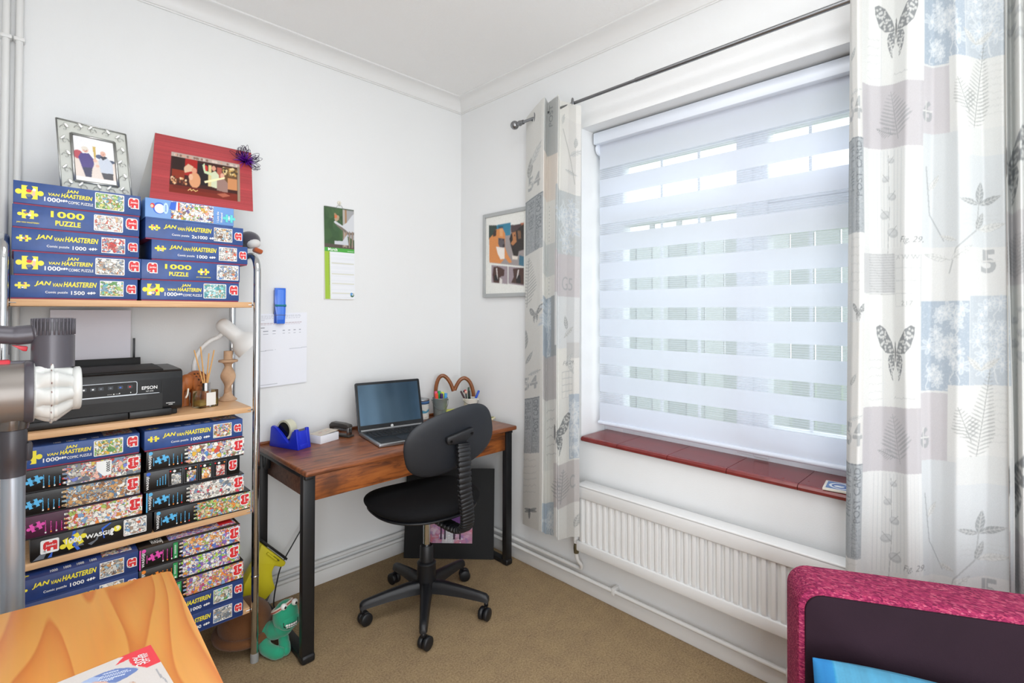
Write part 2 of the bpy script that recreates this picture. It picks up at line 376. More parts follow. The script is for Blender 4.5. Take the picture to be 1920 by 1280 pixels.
# ------------------------------------------------------------------ garden outside
fm = mat('fence_wood', '959a95', .8, noise=.2, nscale=6)
ft = thing('garden_fence', 'grey board garden fence beyond the window', 'fence', (3.3, -.5, -.2))
for k in range(34):
    y = 3.2-k*.2; c = mat('fence_board_%d' % (k % 3), ('949b95', 'a2a8a2', '868d86')[k % 3], .8)
    MB().box((3.2, y-.185, -.2), (3.23, y, 2.02), c).obj('board', ft)
MB().box((3.19, -4, 2.02), (3.26, 3.4, 2.08), fm).obj('rail', ft); MB().box((3.19, -4, 2.24), (3.26, 3.4, 2.29), fm).obj('rail', ft)
for k in range(22): MB().box((3.2, 3.2-k*.32-.05, 2.08), (3.24, 3.2-k*.32, 2.24), fm).obj('trellis_post', ft)
struct(MB().box((.27, -8, -.3), (12, 8, -.2), mat('lawn', '7c8f63', .9, noise=.3, nscale=20)).obj('ground'))
# ------------------------------------------------------------------ day and night roller blind
def blindmat(name, opaque):
    m, nt, b = newmat(name); d = nt.nodes.new('ShaderNodeBsdfDiffuse'); d.inputs[0].default_value = (.90, .925, .97, 1)
    t = nt.nodes.new('ShaderNodeBsdfTranslucent'); t.inputs[0].default_value = (.55, .63, .78, 1); m1 = nt.nodes.new('ShaderNodeMixShader'); m1.inputs[0].default_value = .42
    nt.links.new(d.outputs[0], m1.inputs[1]); nt.links.new(t.outputs[0], m1.inputs[2]); out = nt.nodes['Material Output']
    if opaque: nt.links.new(m1.outputs[0], out.inputs[0]); return m
    tr = nt.nodes.new('ShaderNodeBsdfTransparent'); m2 = nt.nodes.new('ShaderNodeMixShader'); g = nt.nodes.new('ShaderNodeNewGeometry'); sx = nt.nodes.new('ShaderNodeSeparateXYZ')
    nt.links.new(g.outputs['Position'], sx.inputs[0]); mu = nt.nodes.new('ShaderNodeMath'); mu.operation = 'MULTIPLY'; mu.inputs[1].default_value = 2*PI/.0085
    nt.links.new(sx.outputs['Z'], mu.inputs[0]); sn = nt.nodes.new('ShaderNodeMath'); sn.operation = 'SINE'; nt.links.new(mu.outputs[0], sn.inputs[0])
    mr = nt.nodes.new('ShaderNodeMapRange'); mr.inputs[1].default_value = -1; mr.inputs[2].default_value = 1; mr.inputs[3].default_value = .34; mr.inputs[4].default_value = .6
    nt.links.new(sn.outputs[0], mr.inputs[0]); nt.links.new(mr.outputs[0], m2.inputs[0]); nt.links.new(tr.outputs[0], m2.inputs[1]); nt.links.new(m1.outputs[0], m2.inputs[2]); nt.links.new(m2.outputs[0], out.inputs[0]); return m
OPQ, SHR = blindmat('blind_opaque', True), blindmat('blind_sheer', False)
bl = thing('roller_blind', 'white day and night roller blind with sheer stripes lowered over the window', 'blind', (.1, -1.52, .74))
BX, BY0, BY1 = .10, -.902, -2.14
MB().box((.07, -2.15, 2.028), (.15, -.885, 2.082), mat('blind_cassette', 'e4eaf4', .3), .006).obj('cassette', bl)
MB().tube([(.11, -.89, 2.012), (.11, -.902, 2.012)], .028, mat('blind_cassette', 'e4eaf4', .3), 20).obj('end_cap', bl)
MB().tube([(.118, -.9, 2.01), (.118, -2.14, 2.01)], .018, OPQ, 16).obj('roll', bl)
fb = MB(); zs = [(2.03, 1.916, 1)]; k = 0
while True:
    a = 1.916-.1289*k; c = a-.051; zs.append((a, max(c, .745), 0)); nx = 1.916-.1289*(k+1)
    if k >= 8: zs.append((c, .745, 1)); break
    zs.append((c, nx, 1)); k += 1
for a, c, o in zs: fb.add([(BX, BY0, a), (BX, BY1, a), (BX, BY1, c), (BX, BY0, c)], [(0, 1, 2, 3)], OPQ if o else SHR)
fb.obj('striped_fabric', bl)
MB().tube([(.1, -.898, .742), (.1, -2.14, .742)], .009, mat('blind_rail', 'dde3ee', .35), 14).obj('bottom_rail', bl)
# ------------------------------------------------------------------ curtain pole and curtains
STEEL = mat('brushed_steel', '8f9092', .32, 1.0)
RX, RZ = -.10, 2.166
pl = thing('curtain_pole', 'long brushed steel curtain pole with ball finial above the window', 'curtain pole', (RX, -1.7, RZ))
MB().tube([(RX, -.57, RZ), (RX, -1.22, RZ)], .0068, STEEL).tube([(RX, -1.215, RZ), (RX, -3.1, RZ)], .0085, STEEL).obj('rod', pl)
b = MB().ball((RX, -.54, RZ), .021, STEEL, 24); b.tube([(RX, -.556, RZ), (RX, -.566, RZ), (RX, -.57, RZ), (RX, -.578, RZ), (RX, -.584, RZ), (RX, -.60, RZ)], [.008, .008, .0125, .0135, .0115, .0105], STEEL, 16); b.obj('finial', pl)
for y in (-.66, -1.95):
    MB().tube([(0, y, RZ-.01), (-.006, y, RZ-.01)], .026, STEEL, 20).tube([(-.004, y, RZ-.01), (-.09, y, RZ-.012), (RX, y, RZ-.006)], .007, STEEL).obj('bracket', pl)
CLOTH = print_mat(.85, .16, 0, .08)
def P2C(depth):
    return lambda py: 1.25-(py-575)*depth/944
class Art:
    """curtain pattern painter working in a flat motif space"""
    def __init__(s, cv, q): s.c, s.q = cv, q
    K = .78
    def P(s, pts): return [s.q(*p) for p in pts]
    def poly(s, pts, c, al=1.0): s.c.poly(s.P(pts), c, al*s.K)
    def rect(s, x0, y0, x1, y1, c, al=1.0): s.c.poly(s.P([(x0, y0), (x1, y0), (x1, y1), (x0, y1)]), c, al)
    def blob(s, x, y, rx, ry, c, al=1.0, rot=0, n=14): s.poly([(x+rx*math.cos(a)*math.cos(rot)-ry*math.sin(a)*math.sin(rot), y+rx*math.cos(a)*math.sin(rot)+ry*math.sin(a)*math.cos(rot)) for a in (2*PI*k/n for k in range(n))], c, al)
    def line(s, pts, w, c, al=1.0): s.c.line(s.P(pts), w*s.lw, c, al*s.K)
    def text(s, t, x, y, h, w, c, vert=False, al=1.0, bold=0, shear=0):
        V, F, asp = text_geo(t, bold, shear); m = np.zeros(s.c.X.shape, bool)
        for f in F:
            m |= s.c.inside([s.q(x-V[i][1]*h, y-V[i][0]*w) if vert else s.q(x+V[i][0]*w, y-V[i][1]*h) for i in f])
        s.c.put(m, c, al*s.K)
    def butterfly(s, x, y, k, side=0):
        D = '666b70'; up = [(2, 10), (8, -10), (22, -34), (34, -42), (41, -38), (40, -24), (33, -2), (22, 10), (8, 12)]; lo = [(3, 12), (14, 14), (17, 24), (15, 40), (9, 58), (6, 62), (7, 46), (2, 36)]
        for sg in ((-1, 1) if side == 0 else (side,)):
            for W in (up, lo): s.poly([(x+sg*a*k, y+b*k) for a, b in W], D)
            g = random.Random(3)
            for W in (up, lo):
                cx = sum(p[0] for p in W)/len(W); cy = sum(p[1] for p in W)/len(W)
                for i in range(len(W)):
                    for t in (.25, .52, .76):
                        a = cx+(W[i][0]-cx)*t; b = cy+(W[i][1]-cy)*t; r = k*(1.4+g.random()*1.3)*(1 if W is up else .7)
                        s.blob(x+sg*a*k, y+b*k, r, r*1.2, 'dfe0dd')
        s.blob(x, y+8*k, 1.7*k, 20*k, '55595e')
    def fern(s, x, y, L, ang, c='8b8f90', wd=.33, n=12):
        dx, dy = math.sin(ang), -math.cos(ang); s.line([(x, y), (x+dx*L, y+dy*L)], 1.2, c)
        for k in range(1, n+1):
            t = k/(n+1); l = L*wd*(1-t)**.7*(.4+1.2*min(t*4, 1)); px, py = x+dx*L*t, y+dy*L*t
            for sg in (-1, 1):
                a = ang+sg*1.05; s.blob(px+math.sin(a)*l*.5, py-math.cos(a)*l*.5, max(l*.5, 1.5), max(.9, l*.06), c, .75, a-PI/2, 8)
    def leaf(s, x, y, L, ang, c='9a9e9f', vein='d8dad8', wd=.3):
        dx, dy = math.sin(ang), -math.cos(ang); pts = []
        for sg in (1, -1):
            for k in range(9):
                t = k/8 if sg == 1 else 1-k/8; w_ = wd*L*math.sin(PI*t**.8); pts.append((x+dx*L*t-sg*dy*w_*.5, y+dy*L*t+sg*dx*w_*.5))
        s.poly(pts, c); s.line([(x, y), (x+dx*L, y+dy*L)], 1.1, vein)
        for k in range(1, 5):
            for sg in (-1, 1):
                t = k/6; a = ang+sg*.8; s.line([(x+dx*L*t, y+dy*L*t), (x+dx*L*t+math.sin(a)*L*.16, y+dy*L*t-math.cos(a)*L*.16)], .9, vein)
    def outline_leaf(s, x, y, L, ang): s.leaf(x, y, L, ang, 'b9bcbb'); s.leaf(x+.6, y-.3, L*.94, ang, 'e9eae7', 'c4c6c4')
    def lace(s, x0, y0, x1, y1, base='b9c6d2', seed=0):
        s.rect(x0, y0, x1, y1, base); g = random.Random(seed)
        for _ in range(int((x1-x0)*(y1-y0)/14)): px, py = g.uniform(x0+1, x1-2), g.uniform(y0+1, y1-1); s.rect(px, py, px+1.6, py+1.2, 'd5dbdf', .5)
        for _ in range(int((x1-x0)*(y1-y0)/420)+2):
            cx, cy = g.uniform(x0+10, x1-10), g.uniform(y0+12, y1-12); r = g.uniform(7, 13); a0 = g.random()*6
            for p in range(6):
                a = a0+p*PI/3; s.blob(cx+math.cos(a)*r*.6, cy+math.sin(a)*r*.8, r*.55, r*.3, 'dfe4e6', .9, a); s.blob(cx+math.cos(a)*r*.6, cy+math.sin(a)*r*.8, r*.35, r*.13, 'c3ced8', .9, a)
            s.blob(cx, cy, 3, 3.5, 'eceff0')
        for _ in range(5):
            x, y = g.uniform(x0+6, x1-6), g.uniform(y0+8, y1-20); pts = [(x, y)]
            for k in range(8): x = min(max(x+g.uniform(-6, 6), x0+3), x1-3); y = min(y+7, y1-3); pts.append((x, y))
            s.line(pts, 1.4, 'e3e7e8')
    def post(s, x0, y0, x1, y1, seed=0):
        s.rect(x0, y0, x1, y1, 'b5babd'); g = random.Random(seed); h = y1-y0; w_ = x1-x0
        for _ in range(int(w_*h/10)): px, py = g.uniform(x0+1, x1-2), g.uniform(y0+1, y1-1); s.rect(px, py, px+1.7, py+1.5, g.choice(['c9cccd', '9da3a6', 'a9aeb2']), .7)
        s.rect(x0, y0+1, x1, y0+2.4, '83898d'); s.rect(x0+2, y0, x0+3.2, y1, '92979a', .8)
        s.text('HIRE THE', x0+w_*.52, y0+h*.56, w_*.3, h*.5, '80868a', True); s.text('POST CARD', x1-w_*.06, y0+h*.62, w_*.27, h*.58, '6d7377', True); s.text('SEPT 1 ZOOM', x0+w_*.85, y0+h*.98, w_*.26, h*.34, '868c90', True)
        s.line([(x0+w_*.62, y0+4), (x0+w_*.62, y1-4)], 1, '868c90')
    def scrawl(s, x0, y0, x1, rows, dy, c='c3c5c4', seed=0):
        g = random.Random(seed)
        for r_ in range(rows):
            x = x0; y = y0+r_*dy; pts = []
            while x < x1: pts.append((x, y+g.uniform(-2.2, 2.2))); x += g.uniform(1.5, 3)
            if len(pts) > 1: s.line(pts, .8, c, .8)
    def stem(s, x, y0, y1, n=5):
        s.line([(x-4, y1), (x+2, (y0+y1)/2), (x, y0)], 1.2, '9da0a0'); g = random.Random(5)
        for k in range(n):
            t = (k+.3)/n; y = y0+(y1-y0)*t*.8; sg = -1 if k % 2 else 1; r = 7+7*t
            s.blob(x+sg*r*.7, y, r, r*.7, 'b7babb', .9, sg*.3); s.blob(x+sg*r*.7-1, y-1.5, r*.75, r*.42, 'd6d8d8', .9, sg*.3)
            s.line([(x, y+5), (x+sg*r*1.4, y-r)], 1, '9da0a0')
    def digits(s, t, x, y, h, w): s.text(t, x, y, h, w, 'a7abad', bold=.03); s.rect(x, y-h*.55, x+w, y-h*.47, 'dcdcd9'); s.rect(x+w*.3, y-h, x+w*.36, y, 'dcdcd9', .9)
    def grid(s, x0, y0, x1, y1, n, m):
        for k in range(n+1): s.line([(x0+(x1-x0)*k/n, y0), (x0+(x1-x0)*k/n, y1)], .9, 'c9cbca')
        for k in range(m+1): s.line([(x0, y0+(y1-y0)*k/m), (x1, y0+(y1-y0)*k/m)], .9, 'c9cbca')
def big_pattern(A, oy, nxt):
    """one repeat of the print; drawn for the photo's upper butterfly at y = 30 when oy = 0"""
    a = A; Y = lambda y: y+oy
    a.rect(1632, Y(-80), 1745, Y(140), 'e6e7e4'); a.scrawl(1640, Y(52), 1664, 6, 15, 'bfc2c2', 1); a.scrawl(1690, Y(122), 1735, 1, 8, 'b4b7b7', 2); a.line([(1665, Y(20)), (1665, Y(140))], .8, 'c3c8cb')
    a.rect(1632, Y(-150), 1695, Y(-75), 'cfd0d0')
    for k in range(16): a.line([(1640, Y(-148+k*5)), (1695, Y(-148+k*5))], .8, 'a9abab')
    a.grid(1697, Y(-146), 1745, Y(-50), 3, 4); a.text('A W W', 1699, Y(-138), 8, 44, 'a9adae'); a.text('217', 1710, Y(-52), 8, 22, 'a5a8a8')
    a.butterfly(1694, Y(28), 1.02)
    a.lace(1746, Y(-60), 1822, Y(108), 'b4c0cb', 4); a.lace(1823, Y(-70), 1887, Y(96), 'c6ced4', 9); a.outline_leaf(1838, Y(70), 40, .9); a.outline_leaf(1838, Y(70), 34, -.6)
    a.rect(1632, Y(140), 1745, Y(262), 'c9c6c8'); a.rect(1745, Y(112), 1790, Y(238), 'cfccce'); a.fern(1702, Y(245), 92, -.18, '9a9d9f', .33, 11); a.fern(1690, Y(236), 36, -1.2, '8f9294', .3, 8)
    a.digits('6', 1744, Y(216), 40, 14)
    a.rect(1790, Y(96), 1887, Y(228), 'e4e5e2'); a.fern(1832, Y(240), 172, .12, '959998', .12, 22); a.fern(1826, Y(200), 66, -.3, '959998', .3, 9); a.scrawl(1852, Y(110), 1884, 8, 13, 'd0d2d0', 4)
    a.rect(1632, Y(262), 1745, Y(452), 'e5e6e4')
    for k in range(13): a.line([(1650+k*7.4, Y(266)), (1650+k*7.4, Y(450))], 1.0, 'd3d6d6')
    a.stem(1682, Y(275), Y(490)); a.rect(1745, Y(238), 1887, Y(452), 'd8dcdd'); a.rect(1805, Y(228), 1887, Y(280), 'dfe1df')
    for sg, L in ((-1.25, 34), (.1, 44), (1.2, 44)): a.leaf(1838, Y(372), L, sg, '979b9c')
    a.line([(1838, Y(372)), (1834, Y(420)), (1800, Y(455)), (1790, Y(500))], 2, 'b3b7b7'); a.line([(1750, Y(300)), (1756, Y(390)), (1780, Y(440))], 1.6, 'a4a9ab')
    a.leaf(1834, Y(420), 36, .3, '9c9f9f'); a.outline_leaf(1836, Y(420), 50, 1.35); a.outline_leaf(1800, Y(440), 30, -1.2); a.outline_leaf(1754, Y(345), 34, .5)
    a.outline_leaf(1790, Y(476), 44, -1.3); a.outline_leaf(1792, Y(476), 46, .9); a.digits('5', 1840, Y(500), 44, 26)
    a.text('Fig. 29.', 1708, Y(446), 15, 40, '74787b', shear=.3); a.scrawl(1812, Y(392), 1880, 3, 9, 'cdd0cf', 6)
    a.rect(1597-20, Y(-20), 1632, Y(245), 'e4e3df'); a.leaf(1606, Y(100), 28, .5, 'a6a9a8'); a.outline_leaf(1604, Y(165), 30, 1.2); a.digits('54', 1597, Y(212), 44, 34)
    a.post(1590, Y(245), 1633, Y(424), 3); a.rect(1580, Y(424), 1633, Y(560), 'e6e6e3'); a.scrawl(1600, Y(435), 1630, 7, 16, 'c6c8c6', 8); a.butterfly(1622, Y(570), .32)
REP = 612
def curtain(name, label, cat, cv, fn, loc, tophole=()):
    t = thing(name, label, cat, loc); s_ = sheet('printed_cloth', cv, fn, t, CLOTH); return t
# right curtain: y runs linearly with u, folds follow y
RY0, RY1, CZ0, CZ1 = -1.932, -2.262, .24, 2.205
fp = [(0, -.095), (.05, -.150), (.115, -.168), (.165, -.125), (.24, -.112), (.33, -.125), (.42, -.158), (.50, -.150), (.56, -.122), (.64, -.135), (.72, -.158), (.79, -.145), (.86, -.118), (.93, -.135), (.985, -.15), (1.0, -.14)]
def fold(U):
    xs = np.array([p[0] for p in fp]); yy = np.array([p[1] for p in fp]); d = np.linspace(0, 1, 400); f0 = np.interp(d, xs, yy); kz = np.hanning(19); kz /= kz.sum()
    f1 = np.convolve(np.pad(f0, 9, 'edge'), kz, 'valid'); return np.interp(U, d, f1)
def rfn(U, V):
    z = CZ0+(CZ1-CZ0)*V; y = RY0+(RY1-RY0)*U; x = fold(U); x = -.13+(x+.13)*(.75+.35*V)
    y = y+.016*(1-V)*(1-U)*1.2+.004*np.sin(V*7+U*9)*(U > .02); return np.stack([x, y, z], -1)
rfn.vec = True
cvR = Canvas(400, 1300, 'e2e3e1')
def qR(px, py):
    u = (px-1592)/(1889-1592); dep = 1.43+(1.22-1.43)*u; return u, (1.25-(py-575)*dep/944-CZ0)/(CZ1-CZ0)
A = Art(cvR, qR); A.lw = 1/297
for k in (-1, 0, 1): big_pattern(A, k*REP, None)
cvR.blur(1).noise(.02, 1); cvR.a *= .93
tR = curtain('curtain', 'wide cream and grey patchwork curtain with butterflies, behind the pink sofa arm', 'curtain', cvR, rfn, (-.13, -2.1, CZ0))
# next panel, its edge just inside the picture
def gfn(U, V):
    z = CZ0+(CZ1-CZ0)*V; y = -2.256-.10*U; x = -.135+.035*np.sin(U*19)*(U > .03)-.02*np.exp(-U*30); return np.stack([x, y, z], -1)
gfn.vec = True
cvG = Canvas(120, 640, 'e0e1de'); A = Art(cvG, lambda px, py: ((px-1889)/120, (1.25-(py-575)*1.17/944-CZ0)/(CZ1-CZ0))); A.lw = 1/400
for k in (-1, 0, 1):
    o = k*REP; A.scrawl(1893, 60+o, 1990, 8, 16, 'cdd0ce', 1); A.butterfly(1890, 272+o, 1.5, 1); A.rect(1889, 380+o, 1960, 520+o, 'cfcdcd'); A.fern(1905, 510+o, 90, .1, '8f9294', .4); A.lace(1960, 380+o, 2100, 560+o, 'b6c2cd', 2); A.stem(1910, 560+o, 700+o)
cvG.blur(1); cvG.a *= .95; cvG.rect(0, 0, .011, 1, 'a08f7f')
curtain('curtain', 'curtain at the far right edge of the room, cut off by the picture', 'curtain', cvG, gfn, (-.17, -2.45, CZ0))
# left curtain: gathered zigzag
LP = [(-.575, -.05), (-.66, -.095), (-.757, -.142), (-.783, -.15), (-.773, -.127), (-.757, -.10), (-.79, -.115), (-.84, -.142), (-.861, -.15), (-.847, -.13), (-.832, -.106), (-.885, -.112), (-.935, -.125), (-.962, -.122)]
LU = [0, .12, .27, .30, .35, .42, .50, .59, .62, .66, .70, .83, .96, 1.0]
def lfn(U, V):
    d = np.linspace(0, 1, 500); k = np.hanning(15); k /= k.sum()
    def sm(i): f0 = np.interp(d, LU, [p[i] for p in LP]); return np.interp(U, d, np.convolve(np.pad(f0, 7, 'edge'), k, 'valid'))
    y, x = sm(0), sm(1); x = x+.005*np.sin(V*5+U*3)
    zt = np.interp(U, [0, .3, .62, .7, 1], [2.203, 2.216, 2.205, 2.2, 2.135]); zb = np.interp(U, [0, .3, .42, .62, .7, .88, 1], [.212, .268, .235, .272, .235, .278, .30])
    z = zb+(zt-zb)*V; return np.stack([x, y+.022*(1-V)*(1.1-U), z], -1)
lfn.vec = True
cvL = Canvas(300, 1000, 'ebeae5')
def qL(px, py):
    u = np.interp(px, [980, 988, 1022, 1022.01, 1047, 1047.01, 1090], [-.07, 0, .30, .42, .62, .70, 1.0]); dep = np.interp(u, [0, 1], [2.38, 2.17]); return u, (1.25-(py-575)*dep/944-.25)/1.95
A = Art(cvL, qL); A.lw = 1/130
A.leaf(996, 320, 38, .1, 'a5a7a4'); A.outline_leaf(1000, 300, 40, .5); A.digits('54', 994, 345, 26, 24); A.post(988, 360, 1022, 462, 1); A.fern(992, 560, 90, .05, '979a99', .2, 14); A.butterfly(1010, 578, .3)
A.leaf(988, 640, 38, .05, 'a0a3a3'); A.leaf(990, 668, 26, .6, '9ea1a1'); A.outline_leaf(996, 690, 24, 1.4); A.digits('54', 984, 718, 24, 30); A.post(982, 734, 1018, 838, 2); A.scrawl(988, 850, 1014, 6, 12, 'cfd0cd', 3)
A.blob(1003, 944, 12, 3, '8b8f91', 1, .2); A.blob(1003, 944, 12, 3, '8b8f91', 1, -.35); A.blob(1001, 950, 2, 10, '70757a')
A.rect(1022, 180, 1047, 285, 'c4c6c4'); A.text('POST', 1036, 230, 10, 40, '7b8083', True); A.rect(1022, 285, 1047, 370, 'e9e1d8')
for k in range(24): A.rect(1030, 380+k*7, 1031.2, 382+k*7, '9a9d9d')
A.rect(1022, 450, 1047, 510, 'd9dbd9'); A.lace(1022, 550, 1036, 660, 'b9c2ca', 5); A.rect(1036, 548, 1047, 660, 'aeb3b5'); A.rect(1022, 660, 1047, 740, 'cbc8c7'); A.rect(1022, 740, 1047, 870, 'e5e5e1'); A.scrawl(1024, 760, 1046, 6, 16, 'b4b7b6', 6); A.lace(1022, 930, 1047, 1000, 'bcc7d0', 7)
A.rect(1050, 200, 1092, 340, 'e7e6e2'); A.outline_leaf(1052, 215, 20, .2); A.outline_leaf(1070, 270, 30, .9); A.outline_leaf(1060, 300, 26, 1.7); A.line([(1054, 225), (1072, 280), (1082, 320)], 1.5, 'b9bbb8'); A.leaf(1082, 250, 22, .1, 'a2a5a4')
A.lace(1044, 342, 1092, 462, 'ccd0d0', 11); A.rect(1044, 462, 1092, 542, 'd3cfd0'); A.text('G', 1055, 530, 26, 12, 'b3b6b8', bold=.0); A.text('5', 1069, 530, 24, 10, 'b3b6b8', bold=.0); A.rect(1044, 542, 1092, 640, 'e2e4e4')
A.leaf(1066, 605, 28, -.15, '9b9e9f'); A.outline_leaf(1060, 620, 30, .8); A.rect(1066, 630, 1092, 660, 'd6d6d4'); A.outline_leaf(1064, 670, 26, .7); A.outline_leaf(1082, 690, 40, -.4); A.text('Fig 29.', 1058, 674, 9, 26, '7d8184', shear=.3); A.grid(1056, 685, 1080, 735, 3, 4)
A.rect(1050, 735, 1092, 860, 'e7e7e3'); A.lace(1072, 730, 1092, 855, 'bcc7d1', 13); A.butterfly(1044, 795, .75, 1); A.rect(1042, 858, 1092, 940, 'cfcbca'); A.fern(1052, 932, 62, .1, '8f9294', .3, 9); A.text('C', 1073, 912, 26, 12, 'adb0b2', bold=.01); A.rect(1042, 940, 1092, 1012, 'e7e7e4'); A.leaf(1084, 990, 28, .2, 'a5a8a8')
cvL.blur(1).noise(.02, 2); cvL.a *= .95
tL = curtain('curtain', 'narrow gathered patchwork curtain hanging left of the window beside the dog picture', 'curtain', cvL, lfn, (-.1, -.77, .25))
for y in (-.668, -.893):
    r = MB()
    for kk in (0,):
        prof = []; ring = [(math.cos(2*PI*k/32), math.sin(2*PI*k/32)) for k in range(33)]
        r.tube([(RX+.022*c*.5, y-.006+.022*c*.86*.6, RZ+.022*s) for c, s in ring], .0042, STEEL, 8)
    r.obj('eyelet', tL)
r = MB(); r.tube([(RX-.02+.022*math.cos(2*PI*k/32)*.45, -1.983+.022*math.cos(2*PI*k/32)*.8, RZ-.003+.022*math.sin(2*PI*k/32)) for k in range(33)], .0042, STEEL, 8); r.obj('eyelet', tR)
# ------------------------------------------------------------------ radiator and pipes
rad = thing('radiator', 'long white ribbed panel radiator under the window sill', 'radiator', (-.06, -1.48, .22))
RW = mat('radiator_white', 'ebebea', .32)
Ra, Rb, z0, z1 = -.922, -2.06, .223, .505
def rib(u, v):
    y = Ra-.006+(Rb-Ra+.012)*u; n = 38; ph = (u*n) % 1; d = .012*(1-min(1, max(0, (abs(ph-.5)-.24)/.10)))
    e = min(1, max(0, (v-.09)/.05))*min(1, max(0, (.90-v)/.05)); return (-.079-d*e, y, z0+.005+(z1-z0-.015)*v)
p = MB().surf(rib, 457, 41, RW); p.obj('ribbed_panel', rad)
MB().box((-.079, Rb, z0), (-.03, Ra, z0+.012), RW, .003).box((-.08, Ra-.006, z0), (-.035, Ra, z1-.01), RW, .002).box((-.08, Rb, z0), (-.035, Rb+.006, z1-.01), RW, .002).box((-.045, Rb, z0), (-.038, Ra, z1-.02), RW).obj('casing', rad, weld=False)
MB().box((-.0965, Rb-.002, z1-.055), (-.079, Ra+.003, z1+.002), RW, .005).box((-.0965, Rb-.002, z1-.008), (-.03, Ra+.003, z1+.004), RW, .004).obj('top_cover', rad, weld=False)
MB().box((-.0965, Rb-.002, z0-.002), (-.078, Ra+.003, z0+.04), RW, .005).obj('bottom_rail', rad)
MB().box((-.04, -1.2, .3), (0, -1.16, .45), RW).obj('wall_bracket', rad); MB().box((-.04, -1.9, .3), (0, -1.86, .45), RW).obj('wall_bracket', rad)
v = MB(); BR = mat('old_brass', '7d765f', .35, .8); v.tube([(-.07, -.9, .195), (-.07, -.9, .215), (-.07, -.9, .23), (-.07, -.9, .238)], [.011, .013, .012, .009], BR, 10).tube([(-.07, -.90, .222), (-.07, -.924, .236)], .008, BR, 10); v.obj('valve', rad)
MB().lathe([(.0, 0), (.0125, 0), (.0135, .006), (.0125, .034), (.011, .04), (0, .041)], GLOSSW, 16, Matrix.Translation((-.07, -.9, .24))).obj('valve_cap', rad)
PIPEW = mat('pipe_white', 'e4e4e2', .35)
pp = thing('pipe', 'upper white heating pipe turning up to the radiator valve above the skirting', 'pipe', (-.03, -.5, .112))
MB().tube([(XL+.01, -.022, .110), (-.05, -.022, .110)]+spline([(-.05, -.022, .11), (-.036, -.03, .11), (-.03, -.05, .11)], 4)+[(-.03, -.85, .110)]+spline([(-.03, -.85, .11), (-.032, -.893, .112), (-.042, -.905, .135), (-.062, -.9, .165), (-.07, -.9, .2)], 6), .0085, PIPEW).obj('tube', pp)
pp2 = thing('pipe', 'lower white heating pipe running along both walls just above the skirting', 'pipe', (-.03, -.5, .08))
MB().tube([(XL+.01, -.022, .077), (-.05, -.022, .077)]+spline([(-.05, -.022, .077), (-.036, -.03, .077), (-.03, -.05, .077)], 4)+[(-.03, -3.3, .077)], .0085, PIPEW).obj('tube', pp2)
for y in (-1.068, -1.742, -.25): MB().box((-.042, y-.008, .064), (0, y+.008, .094), PIPEW, .004).obj('clip', pp2)
for x, n in ((-1.862, 'left of the pair of white pipes rising up the wall in the left corner'), (-1.832, 'right of the pair of white pipes rising up the wall in the left corner')):
    t = thing('pipe', n, 'pipe', (x, -.02, 0)); MB().tube([(x, -.022, .12), (x, -.022, ZC)], .0095, PIPEW).obj('tube', t)
    b = MB(); b.box((x-.0142, -.034, 2.115), (x+.0142, 0, 2.128), PIPEW, .004); b.obj('pipe_clip', t)

# ------------------------------------------------------------------ chrome and beech rack
CHROME = mat('chrome', 'c9cacc', .09, 1.0)
def beech():
    m, nt, b = newmat('beech_veneer'); tc = nt.nodes.new('ShaderNodeTexCoord'); mp = nt.nodes.new('ShaderNodeMapping'); mp.inputs['Scale'].default_value = (3, 60, 60)
    n = nt.nodes.new('ShaderNodeTexNoise'); n.inputs['Scale'].default_value = 3; nt.links.new(tc.outputs['Object'], mp.inputs[0]); nt.links.new(mp.outputs[0], n.inputs['Vector'])
    r = nt.nodes.new('ShaderNodeValToRGB'); r.color_ramp.elements[0].color = (*lin('d2a376'), 1); r.color_ramp.elements[1].color = (*lin('e0b588'), 1); r.color_ramp.elements[0].position = .3; r.color_ramp.elements[1].position = .7
    nt.links.new(n.outputs['Fac'], r.inputs[0]); nt.links.new(r.outputs[0], b.inputs['Base Color']); b.inputs['Roughness'].default_value = .4; return m
BEECH = beech()
XR0, XR1, YB, YFR = -1.858, -1.213, -.056, -.345
rk = thing('shelf_rack', 'tall chrome tube rack with beech shelves full of puzzle boxes', 'shelf rack', (-1.53, -.19, 0))
for x in (XR0, XR1):
    rr = .065; pts = [(x, YFR, .012), (x, YFR, .4), (x, YFR, .9), (x, YFR, 1.456-rr)]
    for k in range(1, 9): a = R(90*k/8); pts.append((x, YFR+rr*(1-math.cos(a)), 1.456-rr+rr*math.sin(a)))
    for k in range(0, 9): a = R(90*k/8); pts.append((x, YB-rr+rr*math.sin(a), 1.456-rr+rr*math.cos(a)))
    pts += [(x, YB, .9), (x, YB, .4), (x, YB, .012)]
    sf = MB().tube(pts, .0122, CHROME, 18).obj('side_frame', rk)
    for y in (YFR, YB):
        nest(MB().lathe([(.0138, 0), (.0138, .028), (.0122, .032)], mat('grey_rubber', '8f8f8d', .6), 16, Matrix.Translation((x, y, 0))).obj('foot', rk), sf)
        MB().lathe([(.0124, 0), (.0133, .002), (.0133, .006), (.0124, .008)], CHROME, 16, Matrix.Translation((x, y, .30))).obj('tube_joint', rk).parent = sf
SH = (1.284, .909, .547, .195)
for z in SH:
    so_ = MB().box((XR0+.014, -.336, z-.0195), (XR1-.014, -.02, z), BEECH, .0012).obj('shelf', rk)
    for x, s in ((XR0, 1), (XR1, -1)):
        for y in (YFR+.012, YB-.002): MB().tube([(x-s*.0, y if y < -.2 else y-.01, z-.01), (x+s*.026, y if y < -.2 else y-.01, z-.01)], .0035, CHROME, 8).obj('shelf_screw', rk).parent = so_
